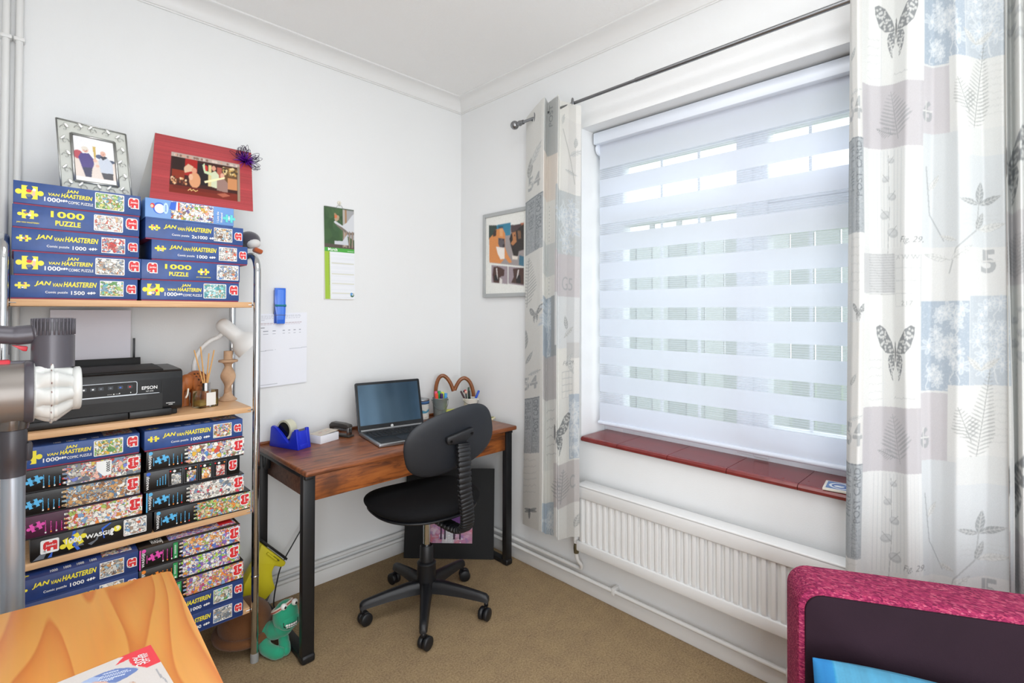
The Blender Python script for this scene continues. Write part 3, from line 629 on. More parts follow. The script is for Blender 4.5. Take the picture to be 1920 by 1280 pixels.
# ------------------------------------------------------------------ jigsaw boxes
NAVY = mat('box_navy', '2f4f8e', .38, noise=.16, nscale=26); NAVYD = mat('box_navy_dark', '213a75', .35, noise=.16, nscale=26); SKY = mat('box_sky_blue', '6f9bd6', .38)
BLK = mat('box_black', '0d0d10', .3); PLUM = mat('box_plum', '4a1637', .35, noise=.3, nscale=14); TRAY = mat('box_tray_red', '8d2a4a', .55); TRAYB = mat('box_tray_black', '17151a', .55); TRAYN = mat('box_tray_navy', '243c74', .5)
YEL = mat('print_yellow', 'f3e33a', .4); WHT = mat('print_white', 'f1f1f0', .4); RED = mat('print_red', 'd8262c', .4); PINK = mat('print_pink', 'e54fb0', .4); CYAN = mat('print_cyan', '5ab9ec', .4); SKIN = mat('print_skin', 'eec0a0', .4)
BLU = mat('print_blue', '2a63d0', .4); ORG = mat('print_orange', 'ee8a2c', .4); GRN = mat('print_green', '2f9a57', .4); GREY = mat('print_grey', '6c727c', .4); TEAL = mat('print_teal', '5fd3cf', .4)
PICS = {}
def picture(key, cols, white=.35, scale=190, sat=1.0):
    """busy comic drawing: coloured cells, ink outlines, white gaps"""
    if key in PICS: return PICS[key]
    m, nt, b = newmat('picture_'+key); L = nt.links.new
    tc = nt.nodes.new('ShaderNodeTexCoord'); oi = nt.nodes.new('ShaderNodeObjectInfo'); ad = nt.nodes.new('ShaderNodeVectorMath'); ad.operation = 'ADD'
    L(tc.outputs['Object'], ad.inputs[0]); L(oi.outputs['Location'], ad.inputs[1])
    n = nt.nodes.new('ShaderNodeTexNoise'); n.inputs['Scale'].default_value = 120; mixv = nt.nodes.new('ShaderNodeMix'); mixv.data_type = 'VECTOR'; mixv.inputs[0].default_value = .012
    L(ad.outputs[0], n.inputs['Vector']); L(ad.outputs[0], mixv.inputs[4]); L(n.outputs['Color'], mixv.inputs[5])
    def cells(sc, ramp, w):
        v = nt.nodes.new('ShaderNodeTexVoronoi'); v.inputs['Scale'].default_value = sc; L(mixv.outputs[1], v.inputs['Vector'])
        s = nt.nodes.new('ShaderNodeSeparateColor'); L(v.outputs['Color'], s.inputs[0]); r = nt.nodes.new('ShaderNodeValToRGB'); r.color_ramp.interpolation = 'CONSTANT'; e = r.color_ramp.elements
        seq = ['f2efe8'] + ramp; e[0].color = (*lin(seq[0]), 1); e[0].position = 0; e[1].position = w; e[1].color = (*lin(ramp[0]), 1)
        for k, c in enumerate(ramp[1:]):
            x = e.new(w+(1-w)*(k+1)/len(ramp)); x.color = (*lin(c), 1)
        L(s.outputs[0], r.inputs[0])
        d = nt.nodes.new('ShaderNodeTexVoronoi'); d.feature = 'DISTANCE_TO_EDGE'; d.inputs['Scale'].default_value = sc; L(mixv.outputs[1], d.inputs['Vector'])
        lt = nt.nodes.new('ShaderNodeMath'); lt.operation = 'LESS_THAN'; lt.inputs[1].default_value = .04; L(d.outputs['Distance'], lt.inputs[0]); return r.outputs[0], lt.outputs[0], s.outputs[1]
    c1, l1, s1 = cells(scale*.62, cols, white); c2, l2, s2 = cells(scale*1.4, cols[::-1], white)
    gt = nt.nodes.new('ShaderNodeMath'); gt.operation = 'GREATER_THAN'; gt.inputs[1].default_value = .42; L(s1, gt.inputs[0])
    def mixc(f, a, c):
        x = nt.nodes.new('ShaderNodeMix'); x.data_type = 'RGBA'; L(f, x.inputs[0]); L(a, x.inputs[6])
        if isinstance(c, tuple): x.inputs[7].default_value = c
        else: L(c, x.inputs[7])
        return x.outputs[2]
    k = mixc(gt.outputs[0], c1, c2); mn = nt.nodes.new('ShaderNodeMath'); mn.operation = 'MULTIPLY'; mn.inputs[1].default_value = .75; L(l1, mn.inputs[0]); k = mixc(mn.outputs[0], k, (.07, .065, .07, 1))
    L(k, b.inputs['Base Color']); b.inputs['Roughness'].default_value = .4; PICS[key] = m; return m
P_MIX = ['d94f3f', 'e9b53c', '5a8fd0', '7fae4e', 'e8a58a', '8d6f55', 'c9c6bd', '6b5a94']
P_GREEN = ['7fb04a', 'a9c867', '5f9a55', 'd7d07a', '7aa0b4', 'c07a4c', 'd8d8c8']
P_RED = ['d23a35', 'e06a55', 'b23a3a', '6d86ad', 'e8b8a8', '9a9a9a', 'c85a50']
P_GREY = ['8a8a86', 'b2aea4', 'c7c2b6', '6f7880', 'a58f7c', 'd8d4ca', '7f95ad']
P_TEAL = ['57b7bd', '7fcfd0', '4c9aa6', 'a8dadb', 'd7e4e0', '6aa39a', 'c9a27a']
P_ORANGE = ['ee8f3c', 'f3b36a', 'd9573a', 'e8c9a5', '7fa3cf', 'a9c05c', 'c77a48']
P_PURP = ['8a63b5', '5874c4', 'e09a3e', 'd7dbe6', 'c85fa0', '6f87d8', 'e6c7b5']
P_PINK = ['e8647f', 'f0a08f', 'd98c3a', 'd8c35a', 'e7b7c4', '9abf62', 'c94a6a']
P_BROWN = ['b07a4a', 'd19a5e', '5f7fa3', '93b4c6', '7a5a45', 'd5b27c', 'a7a095']
def tri(poly): return [tuple(f) for f in tessellate_polygon([[Vector((x, y, 0)) for x, y in poly]])]
def piece(cx, cy, w, h, rot=0, tabs=(0, 1, 0, 1)):
    """jigsaw piece outline; tabs: bottom,right,top,left 1 = knob, 0 = socket"""
    pts = []; cs = [(-.33, -.33), (.33, -.33), (.33, .33), (-.33, .33)]
    for e in range(4):
        a, b_ = Vector(cs[e]), Vector(cs[(e+1) % 4]); d = (b_-a).normalized(); nrm = Vector((d.y, -d.x)); mid = (a+b_)/2; sg = 1 if tabs[e] else -1
        pts.append(a)
        c = mid+nrm*sg*.115; st = math.atan2(*((mid-d*.07-c).yx)); en = math.atan2(*((mid+d*.07-c).yx))
        if sg > 0:
            while en < st: en += 2*PI
        else:
            while en > st: en -= 2*PI
        for k in range(11):
            t = st+(en-st)*k/10; pts.append(c+Vector((math.cos(t), math.sin(t)))*.135)
    c, s = math.cos(rot), math.sin(rot); return [(cx+w*(p.x*c-p.y*s), cy+h*(p.x*s+p.y*c)) for p in pts]
ELE = [(.0, .28), (.0, .72), (.06, .9), (.18, 1.0), (.84, 1.0), (.95, .95), (1, .82), (1, 0), (.72, 0), (.72, .24), (.66, .3), (.58, .3), (.52, .24), (.52, 0), (.27, 0), (.27, .2), (.2, .26), (.2, .12), (.06, .12), (.06, .28)]
def grow(poly, d):
    n = len(poly); out = []
    for i in range(n):
        p, a, b_ = Vector(poly[i]), Vector(poly[i-1]), Vector(poly[(i+1) % n]); e1 = (p-a).normalized(); e2 = (b_-p).normalized()
        n1 = Vector((-e1.y, e1.x)); n2 = Vector((-e2.y, e2.x)); m_ = n1+n2; m_ = m_/(max(.5, 1+n1.dot(n2)))
        out.append((p.x+m_.x*d, p.y+m_.y*d))
    return out
class Face:
    """flat artwork laid on a box side: list of (verts2d, faces, material, layer)"""
    def __init__(s, M): s.M = M; s.items = []; s.L = 0
    def poly(s, pts, m, up=1): s.L += up; s.items.append((pts, tri(pts), m, s.L))
    def rect(s, x0, y0, x1, y1, m, r=0):
        s.poly(rrect(x1-x0, y1-y0, r, 4, (x0+x1)/2, (y0+y1)/2) if r else [(x0, y0), (x1, y0), (x1, y1), (x0, y1)], m)
    def text(s, t, x, y, h, w, m, bold=0, shear=0, rot=0):
        V, F = text_tris(t, x, y, h, w, bold, shear, rot); s.L += 1; s.items.append((V, F, m, s.L))
    def elephant(s, x, y, w, h, rot=False):
        T = (lambda p: (x+(1-p[1])*w, y+p[0]*h)) if rot else (lambda p: (x+p[0]*w, y+p[1]*h))
        s.poly([T(p) for p in grow(ELE, .085)], WHT); s.poly([T(p) for p in ELE], RED); s.poly([T(p) for p in [(.42, .86), (.64, .86), (.66, .98), (.4, .98)]], WHT)
        if rot: s.text('Jumbo', x+w*.62, y+h*.2, w*.28, h*.7, WHT, .02, 0, PI/2)
        else: s.text('Jumbo', x+w*.18, y+h*.42, h*.27, w*.74, WHT, .02)
    def yellow_piece(s, cx, cy, w, h):
        s.poly(piece(cx, cy, w, h), YEL); g = random.Random(int(cx*1e4)+int(cy*1e5))
        for k in range(5): s.poly(circ(cx+(g.random()-.5)*w*.4, cy+(g.random()-.55)*h*.4, w*.1*(.6+g.random()*.6), h*.08, 10), (SKIN, WHT, SKIN, RED, GREY)[k])
    def icons(s, x, y, d, m=None):
        m = m or WHT; s.poly(piece(x, y, d*1.25, d*1.2), m); s.poly(piece(x+d*.75, y+d*.1, d*1.25, d*1.2), m)
    def lay(s, mb):
        for V, F, m, L in s.items: mb.add([(x, y, .0002+.00009*L) for x, y in V], F, m, s.M)
BW, BH = .285, .0602
def art_small_title(f, w, h, pic, num):
    f.yellow_piece(w*.085, h*.55, .027, .027); f.text('JAN', w*.17, h*.52, h*.25, w*.125, YEL, .035, .25); f.text('VAN', w*.305, h*.52, h*.17, w*.075, YEL, .03, .25); f.text('HAASTEREN', w*.385, h*.52, h*.25, w*.265, YEL, .035, .25)
    f.text('Comic puzzle', w*.25, h*.18, h*.14, w*.17, WHT, .012); f.text(num, w*.445, h*.16, h*.18, w*.03*len(num)*.9, WHT, .025); f.icons(w*.455+w*.027*len(num)+.009, h*.25, .009)
    pw = w*.2; f.rect(w*.675, h*.12, w*.875, h*.88, WHT); f.rect(w*.68, h*.15, w*.87, h*.85, pic); f.elephant(w*.905, h*.3, .021, .024)
def art_big_title(f, w, h, pic):
    f.yellow_piece(w*.115, h*.52, .050, .055); f.text('JAN', w*.385, h*.68, h*.18, w*.095, YEL, .035, .2); f.text('VAN', w*.25, h*.48, h*.13, w*.085, YEL, .03, .2); f.text('HAASTEREN', w*.345, h*.46, h*.2, w*.245, YEL, .035, .2)
    f.text('1000', w*.22, h*.2, h*.2, w*.12, WHT, .025); f.icons(w*.356, h*.3, .008); f.text('COMIC PUZZLE', w*.40, h*.2, h*.13, w*.195, WHT, .015)
    f.rect(w*.61, h*.11, w*.855, h*.92, WHT, .003); f.rect(w*.617, h*.14, w*.848, h*.89, pic, .002); f.elephant(w*.895, h*.36, .024, .029)
def art_thousand(f, w, h, pic, mirror=False):
    if mirror:
        f.elephant(w*.06, h*.34, .024, .029); f.text('1000', w*.22, h*.56, h*.26, w*.26, YEL, .03); f.text('PUZZLE', w*.26, h*.2, h*.22, w*.19, YEL, .035); f.yellow_piece(w*.605, h*.5, .030, .032); f.text('JAN VAN HAASTEREN', w*.53, h*.16, h*.07, w*.15, YEL, .02)
        f.rect(w*.745, h*.1, w*.985, h*.93, WHT, .002); f.rect(w*.752, h*.13, w*.978, h*.9, pic, .001)
    else:
        f.yellow_piece(w*.11, h*.58, .037, .036); f.text('JAN VAN HAASTEREN', w*.03, h*.16, h*.08, w*.16, YEL, .02); f.text('1000', w*.275, h*.55, h*.30, w*.26, YEL, .03); f.text('PUZZLE', w*.31, h*.18, h*.24, w*.195, YEL, .035)
        f.rect(w*.61, h*.12, w*.855, h*.9, WHT, .003); f.rect(w*.617, h*.15, w*.848, h*.87, pic, .002); f.elephant(w*.885, h*.36, .026, .03)
def art_mystery(f, w, h, pic, acc, x0=.37, badge=None, edge=None, lw=.03):
    f.text('WASGIJ?', w*.055, h*.06, w*.032, h*.74, WHT, .02, 0, PI/2); f.poly(circ(w*.042, h*.88, .0055), acc); [f.rect(w*.066, h*(.22+.06*q), w*.073, h*(.26+.06*q), acc) for q in range(7)]
    f.poly(piece(w*.145, h*.5, .034, .034, .3), acc); f.text('1000', w*.15, h*.36, w*.016, h*.28, BLK, .02, 0, PI/2)
    g = random.Random(int(w*1e5)+int(x0*100))
    for k in range(4):
        x = w*(.215+.04*k); f.rect(x-w*.005, h*.1, x+w*.007, h*.17, (WHT, ORG, WHT, RED)[k]); [f.rect(x-w*.004, h*(.2+.075*q), x+w*.005*(.3+.7*g.random()), h*(.2+.075*q+.05), acc) for q in range(5+int(3*g.random()))]
    pts = [(w*.995, h*.03), (w*.995, h*.97)]; n = 9
    for k in range(n+1):
        t = 1-k/n; pts.append((w*(x0+.018*(1 if k % 2 else -1)), h*(.97*t+.03*(1-t)))); pts.append((w*(x0-.018*(1 if k % 2 else -1)), h*(.97*(t-.04)+.03)) if k < n else (w*x0, h*.03))
    f.poly(pts, pic)
    if badge: f.rect(w*.31, h*.1, w*.352, h*.93, GRN); [f.rect(w*.322+w*.008*r_, h*(.34+.07*q), w*.327+w*.008*r_, h*(.39+.07*q), WHT) for r_ in range(2) for q in range(7)]; f.poly([(w*.322, h*.14), (w*.342, h*.14), (w*.338, h*.26), (w*.332, h*.18), (w*.326, h*.26)], WHT)
    if edge: f.rect(0, 0, w*.012, h, edge)
    f.elephant(w*.885, h*.28, .026, .034, True)
def art_four(f, w, h):
    f.text('WASGIJ?', w*.055, h*.06, w*.03, h*.72, WHT, .02, 0, PI/2); f.poly(circ(w*.045, h*.88, .0055), BLU)
    for k in range(4): [f.rect(w*(.125+.026*k), h*(.2+.08*q), w*(.134+.026*k), h*(.255+.08*q), CYAN) for q in range(4+k)]
    for k in range(4):
        x = w*(.235+.155*k); f.rect(x, h*.07, x+w*.142, h*.95, GREY); f.rect(x+.0008, h*.085, x+w*.142-.0008, h*.935, BLK); f.rect(x+w*.03, h*.12, x+w*.125, h*.7, (picture('four_a', P_GREY, .4), picture('four_b', P_MIX, .3), picture('four_c', P_ORANGE, .3), picture('four_d', P_RED, .4))[k]); f.poly(circ(x+w*.06, h*.82, .004), WHT); f.poly(circ(x+w*.02, h*.84, .0025), RED); f.poly(circ(x+w*.12, h*.83, .0025), (GREY, ORG, GRN, ORG)[k])
    f.elephant(w*.875, h*.3, .023, .031, True)
def art_nine(f, w, h):
    for pts, m in (([(.02, .0), (.1, .0), (.14, .45), (.09, .3)], GREY), ([(.13, 0), (.16, 0), (.17, .3)], BLU), ([(.32, .98), (.345, .98), (.33, .5), (.38, .05), (.355, .02), (.3, .5)], BLU), ([(.35, .98), (.42, .98), (.37, .55), (.41, .2), (.35, .2), (.33, .6)], GREY), ([(.55, .8), (.62, .98), (.635, .96), (.565, .72), (.58, .3), (.57, .28)], BLU), ([(.44, .2), (.5, .3), (.54, .7), (.52, .3), (.47, .1)], GREY)): f.poly([(x*w, y*h) for x, y in pts], m)
    f.rect(w*.075, h*.22, w*.215, h*.85, WHT, .004); f.elephant(w*.095, h*.32, .03, .027)
    f.poly(piece(w*.325, h*.5, .055, .052, .4), YEL); f.text('1000', w*.265, h*.42, h*.26, w*.125, WHT, .03); f.poly(circ(w*.685, h*.62, .0095, .009), YEL); f.text('9', w*.675, h*.52, h*.22, w*.03, WHT, .03); f.text('WASGIJ', w*.42, h*.38, h*.26, w*.215, WHT, .035); f.text('?', w*.625, h*.34, h*.36, w*.035, WHT, .05)
    f.rect(w*.74, h*.12, w*.945, h*.95, WHT, .003); f.rect(w*.746, h*.15, w*.939, h*.92, picture('nine', P_GREY+['d86a4a', '7fb0d8'], .5), .002)
def art_weekend(f, w, h):
    f.poly(circ(w*.145, h*.52, .0165, .0185), BLU); f.poly(circ(w*.15, h*.5, .0135, .015), WHT); f.poly(circ(w*.075, h*.62, .006, .008), RED); f.poly(circ(w*.07, h*.6, .004, .005), SKIN); f.poly(circ(w*.215, h*.55, .007, .018), mat('print_pale_blue', 'bcd8f2', .4)); [f.rect(w*.208, h*(.38+.07*q), w*.222, h*(.42+.07*q), BLU) for q in range(5)]
    f.rect(w*.27, h*.04, w*.75, h*.96, picture('weekend', P_MIX, .5, 170)); f.poly([(w*.25, h*.55), (w*.27, h*.92), (w*.33, h*.96), (w*.32, h*.5)], BLU); f.poly([(w*.32, h*.5), (w*.33, h*.96), (w*.345, h*.96), (w*.345, h*.5)], WHT); f.poly([(w*.345, h*.5), (w*.345, h*.96), (w*.36, h*.9), (w*.36, h*.52)], RED)
    f.text('I Love the', w*.815, h*.12, w*.026, h*.6, WHT, .02, 0, PI/2); f.text('Weekend', w*.86, h*.12, w*.026, h*.56, WHT, .02, 0, PI/2); f.poly(piece(w*.94, h*.4, .034, .04), TEAL); f.text('1000', w*.95, h*.28, w*.022, h*.26, WHT, .03, 0, PI/2)
def puzzle_box(x, z, art, label, w=BW, yf=-.335, rot=0.0, cover=None, tray=None, args=(), kw={}, depth=.315, h=BH, top=None):
    cover = cover or NAVY; tray = tray or TRAY
    t = thing('puzzle_box', label, 'puzzle box', (x, yf, z), rot, 'jigsaw puzzle boxes on the rack')
    b = MB(); b.box((0, 0, .0038), (w, depth, .0038+h), cover, .0012, 2)
    f = Face(Matrix.Translation((0, 0, .0038)) @ basis((0, 0, 0), (1, 0, 0), (0, 0, 1))); art(f, w, h, *args, **kw); f.lay(b)
    if top:
        g = Face(basis((0, 0, .0038+h), (1, 0, 0), (0, 1, 0))); top(g, w, depth); g.lay(b)
    b.obj('lid', t, world=False, weld=False)
    MB().box((.0016, .0016, 0), (w-.0016, depth-.0016, .03), tray).obj('tray', t, world=False); return t
pc = picture
def top_text(f, w, d):
    f.yellow_piece(w*.09, .03, .03, .03)
    for k in range(4): f.text('1000', w*(.3+.1*k), .012, .018, .016, WHT, .02)
    f.rect(w*.7, .02, w*.95, .12, pc('top_mix', P_MIX, .3))
def top_pic(f, w, d): f.text('WASGIJ', w*.12, .01, .05, .03, WHT, .02, 0, 0); f.rect(w*.28, .012, w*.97, d*.9, pc('top_purple', P_PURP, .2)); f.rect(w*.8, .03, w*.95, .09, RED)
p1 = .0655; Z1 = 1.2842
zz = lambda k: Z1+p1*k
puzzle_box(-1.844, zz(0), art_small_title, 'blue puzzle box reading 1500, bottom of the left stack on the top shelf', args=(pc('green_teal', P_GREEN+['57b7bd'], .25), '1500'), w=.283, h=.0615)
puzzle_box(-1.838, zz(1), art_big_title, 'blue puzzle box with a pale street picture, directly above the box reading 1500', args=(pc('pale_street', P_GREY+['c98a5a'], .4),), rot=R(-.3), h=.0615)
puzzle_box(-1.8425, zz(2), art_small_title, 'blue puzzle box with a red crowd picture in the middle of the top left stack', args=(pc('red_crowd', P_RED, .3), '1000'), w=.2845, h=.0615)
puzzle_box(-1.8418, zz(3), art_thousand, 'blue puzzle box with large yellow 1000 PUZZLE and its red badge at the right end', args=(pc('whitish', ['d8a59a', 'cfc9bd', 'b8c0c4', 'd8b48a', 'c86a5a'], .55),), w=.284, h=.0615, rot=R(.3))
puzzle_box(-1.8405, zz(4), art_big_title, 'blue puzzle box with a green landscape picture directly under the silver photo frame', args=(pc('green_land', P_GREEN, .15),), h=.0615)
puzzle_box(-1.5525, zz(0), art_big_title, 'blue puzzle box with a turquoise sea picture at the bottom of the top right stack', args=(pc('turquoise', P_TEAL, .2),), w=.282, h=.0615, depth=.2)
puzzle_box(-1.5525, zz(1), art_thousand, 'blue puzzle box with its red badge at the left end beside yellow 1000 PUZZLE', args=(pc('white_blue', P_GREY+['5a86c8', 'd97a4a'], .4), True), w=.284, h=.0615, depth=.2)
puzzle_box(-1.5265, zz(2), art_small_title, 'blue puzzle box jutting out to the right over the 1000 PUZZLE box, top shelf', args=(pc('grey_crowd', P_GREY+['d96a4a'], .4), '1000'), h=.0615, w=.2835, depth=.2)
puzzle_box(-1.543, zz(3), art_small_title, 'blue puzzle box reading 2x1000 under the pale blue box', args=(pc('ochre', P_GREY+P_BROWN, .3), '2x1000'), h=.0615, depth=.2)
puzzle_box(-1.544, zz(4), art_weekend, 'pale blue puzzle box with I Love the Weekend, under the red mounted picture', w=.255, cover=SKY, tray=NAVY, h=.0615)
p2 = .0648; Z3 = .5472; zc = lambda k: Z3+p2*k; hb = .0605
puzzle_box(-1.513, zc(0), art_mystery, 'black puzzle box with an orange and green picture at the bottom of its stack', args=(pc('breakfast', P_ORANGE+P_GREEN+['d23a35'], .15), CYAN), kw=dict(x0=.4), cover=BLK, tray=TRAYB, h=hb, yf=-.3375)
puzzle_box(-1.534, zc(1), art_mystery, 'black puzzle box with a whitish picture, just under the box with four little pictures', args=(pc('white_room', P_GREY+['d8405a', 'c98a6a'], .5), CYAN), kw=dict(x0=.4, edge=CYAN), cover=BLK, tray=TRAYB, h=hb)
puzzle_box(-1.5405, zc(2), art_four, 'black puzzle box with a row of four little pictures on its side', w=.277, cover=BLK, tray=TRAYB, h=hb)
puzzle_box(-1.535, zc(3), art_mystery, 'black puzzle box with a multicoloured picture, just above the box with four little pictures', args=(pc('splash', P_MIX+['9fb4dc'], .45, 150), CYAN), kw=dict(x0=.38), cover=BLK, tray=TRAYB, h=hb, yf=-.337)
puzzle_box(-1.540, zc(4), art_small_title, 'blue puzzle box on top of the stack directly below the oil diffuser', args=(pc('bright_crowd', P_MIX+P_ORANGE, .2), '1000'), h=hb, top=top_text)
puzzle_box(-1.798, zc(0), art_nine, 'black puzzle box with a yellow 9 under the plum purple box', w=.281, cover=BLK, tray=TRAYB, h=hb, yf=-.336)
puzzle_box(-1.828, zc(1), art_mystery, 'plum purple puzzle box with a pink and orange party picture', args=(pc('party', P_PINK+P_ORANGE, .4, 160), PINK), cover=PLUM, tray=TRAYB, h=hb)
puzzle_box(-1.834, zc(2), art_mystery, 'black puzzle box with a brown clockwork picture and a clock, on the plum purple box', args=(pc('clockwork', P_BROWN, .1), CYAN), cover=BLK, tray=TRAYB, h=hb)
bx50 = lambda f, w, h, *a, **k: (art_mystery(f, w, h, *a, **k), f.poly([(w*.62, h*.5), (w*.68, h*.15), (w*.74, h*.22), (w*.745, h*.9), (w*.62, h*.92)], WHT), f.text('50000', w*.70, h*.85, w*.032, h*.5, BLK, .03, 0, -PI/2), f.poly([(w*.44, h*.15), (w*.55, h*.3), (w*.57, h*.12), (w*.47, h*.05)], GREY))
puzzle_box(-1.833, zc(3), bx50, 'black puzzle box with a picture of a ticket reading 50000', args=(pc('ticket', P_RED+P_GREY+['7a86d8', 'd8c35a'], .2, 150), CYAN), cover=BLK, tray=TRAYB, h=hb)
puzzle_box(-1.8365, zc(4), art_big_title, 'blue puzzle box with a meadow picture under the printer shelf, above the 50000 ticket box', args=(pc('meadow', P_GREEN+['e9b53c'], .2),), h=.0585, top=top_text, w=.2845)
p3 = .0643; Z4 = .1952; zd = lambda k: Z4+p3*k; hc = .06; YD = -.372
for k, (nm, pal, lab, xx) in enumerate((('low_grey', P_GREY, 'dark blue puzzle box with a dark grey picture, bottom right on the lowest shelf', -1.5445), ('low_river', P_TEAL+P_GREEN+P_GREY, 'dark blue puzzle box with a green river picture on the lowest shelf', -1.5445))):
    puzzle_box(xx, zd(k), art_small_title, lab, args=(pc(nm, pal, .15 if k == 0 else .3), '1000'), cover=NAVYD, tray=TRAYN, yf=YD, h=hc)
puzzle_box(-1.545, zd(2), art_mystery, 'black puzzle box with a green tab, resting on two dark blue boxes', args=(pc('retro_red', P_PINK+P_ORANGE+P_PURP, .15), ORG), kw=dict(x0=.385, badge=1), cover=BLK, tray=TRAYB, yf=YD, h=hc)
puzzle_box(-1.5555, zd(3), art_mystery, 'black puzzle box with a lime green and violet picture on the lowest shelf', args=(pc('retro_lime', ['8fc83a', 'a9d84a']+P_PURP, .25), ORG), kw=dict(x0=.385, badge=1), cover=BLK, tray=TRAYB, yf=YD, h=hc, w=.2838)
puzzle_box(-1.5555, zd(4), art_mystery, 'black puzzle box with a green tab and a blue and orange picture', args=(pc('retro_blue', P_PURP+P_ORANGE, .25), PINK), kw=dict(x0=.385, badge=1, edge=PINK), cover=BLK, tray=TRAYB, yf=YD, h=hc, w=.2838, top=top_pic)
for k in range(5):
    lab = ('dark blue puzzle box with a brown stage picture, topmost left on the lowest shelf' if k == 4 else 'dark blue puzzle box just under the brown stage one, half hidden by the pine table' if k == 3 else 'dark blue puzzle box hidden behind the pine table on the lowest shelf')
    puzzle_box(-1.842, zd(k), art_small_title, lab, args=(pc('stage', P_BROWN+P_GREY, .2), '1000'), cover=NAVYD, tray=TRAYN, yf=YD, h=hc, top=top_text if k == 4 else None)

# ------------------------------------------------------------------ things on the rack
PLK = mat('printer_black', '0f1013', .38); PLKM = mat('printer_black_matt', '121315', .6, bump=.1, bscale=400); SLOT = mat('slot_black', '08080a', .5); SILV = mat('silver_line', 'b9bec4', .35, .6)
pr = thing('printer', 'black inkjet printer with a silver edged button panel on the middle shelf', 'printer', (-1.64, -.18, .9095))
x0, x1, yf, yb, zb = -1.842, -1.432, -.305, -.03, .9095
b = MB(); prof = [(yf+.004, .018), (yf, .03), (yf, .122), (yf+.003, .143), (yf+.02, .148), (yf+.13, .15), (yb-.05, .15), (yb, .135), (yb, .018)]
sec = [(y, zb+z) for y, z in prof]; n = len(sec)
# body with a recessed output slot: side profile run in three x pieces
b.prism([(y, z) for y, z in sec], x1-x0, PLK, basis((x0, 0, 0), (0, 1, 0), (0, 0, 1)), .003)
b.obj('body', pr)
MB().box((x0+.012, yf+.012, zb), (x1-.012, yb-.01, zb+.02), PLKM, .004).obj('base', pr)
b = MB(); s = [(yf+.012, zb+.146), (yf+.02, zb+.152), (yf+.12, zb+.156), (yb-.07, zb+.156), (yb-.06, zb+.15)]
b.prism(s+[(yb-.06, zb+.146)], x1-x0-.055, PLKM, basis((x0+.004, 0, 0), (0, 1, 0), (0, 0, 1)), .002); b.obj('scanner_lid', pr)
MB().box((x0+.02, yf-.0012, zb+.024), (-1.4885, yf+.001, zb+.075), SLOT).box((x0+.02, yf-.0016, zb+.06), (-1.53, yf-.001, zb+.0755), PLK).obj('paper_slot', pr, weld=False)
MB().box((x0+.01, yf-.006, zb+.002), (-1.5775, yf+.004, zb+.0235), PLK, .002).box((-1.5755, yf-.006, zb+.002), (x1-.03, yf+.004, zb+.0235), PLK, .002).obj('output_tray', pr, weld=False)
f = Face(basis((0, yf-.0008, 0), (1, 0, 0), (0, 0, 1)))
f.poly(rrect(.20, .0415, .006, 5, -1.655, zb+.0985), SILV); f.poly(rrect(.197, .0385, .005, 5, -1.655, zb+.0985), SLOT); f.rect(x0+.02, zb+.076, -1.497, zb+.0778, SILV)
f.poly([(-1.49, zb+.12), (-1.488, zb+.12), (-1.488, zb+.024), (-1.49, zb+.024)], SLOT); f.rect(-1.486, zb+.091, x1-.002, zb+.0918, SLOT)
f.text('EPSON', -1.5435, zb+.0905, .0105, .041, WHT, .02); f.text('XP-245', -1.533, zb+.0825, .0042, .02, WHT, .0); f.text('EXPRESSION', -1.478, zb+.0385, .0032, .024, WHT, .02); f.text('HOME', -1.471, zb+.0335, .0032, .011, WHT, .02)
PB = mat('button_grey', '30353c', .4)
for k, (x, c) in enumerate(((-1.685, WHT), (-1.664, WHT), (-1.645, GREY), (-1.622, GREY), (-1.598, BLU), (-1.574, RED))):
    f.poly(rrect(.013, .011, .002, 3, x, zb+.104), PB); f.poly(circ(x, zb+.1035, .0028, .0024, 10), c)
for x in (-1.60, -1.572): f.rect(x-.001, zb+.084, x+.001, zb+.087, WHT)
f.rect(-1.63, zb+.0838, -1.618, zb+.0844, WHT); f.rect(-1.610, zb+.0838, -1.598, zb+.0844, WHT); f.poly(circ(-1.614, zb+.0842, .0018, n=8), WHT)
b = MB(); f.lay(b); b.obj('control_panel', pr, weld=False)
MB().box((x0+.06, yb-.035, zb+.15), (-1.512, yb-.022, zb+.177), PLKM, .002, M=rotM((0, yb-.03, zb+.15), R(-8), 'X')).obj('feed_flap', pr)
MB().box((-1.533, yb-.02, zb+.16), (-1.5265, yb-.014, zb+.245), PLK, .001).obj('paper_guide', pr)
ps = MB().box((-1.752, yb-.0125, zb+.12), (-1.5385, yb-.011, zb+.345), mat('paper_white', 'e7e4ec', .7), M=None).obj('paper_sheet'); tag(ps, 'white paper sheets standing upright in the feeder of the black printer', 'paper')
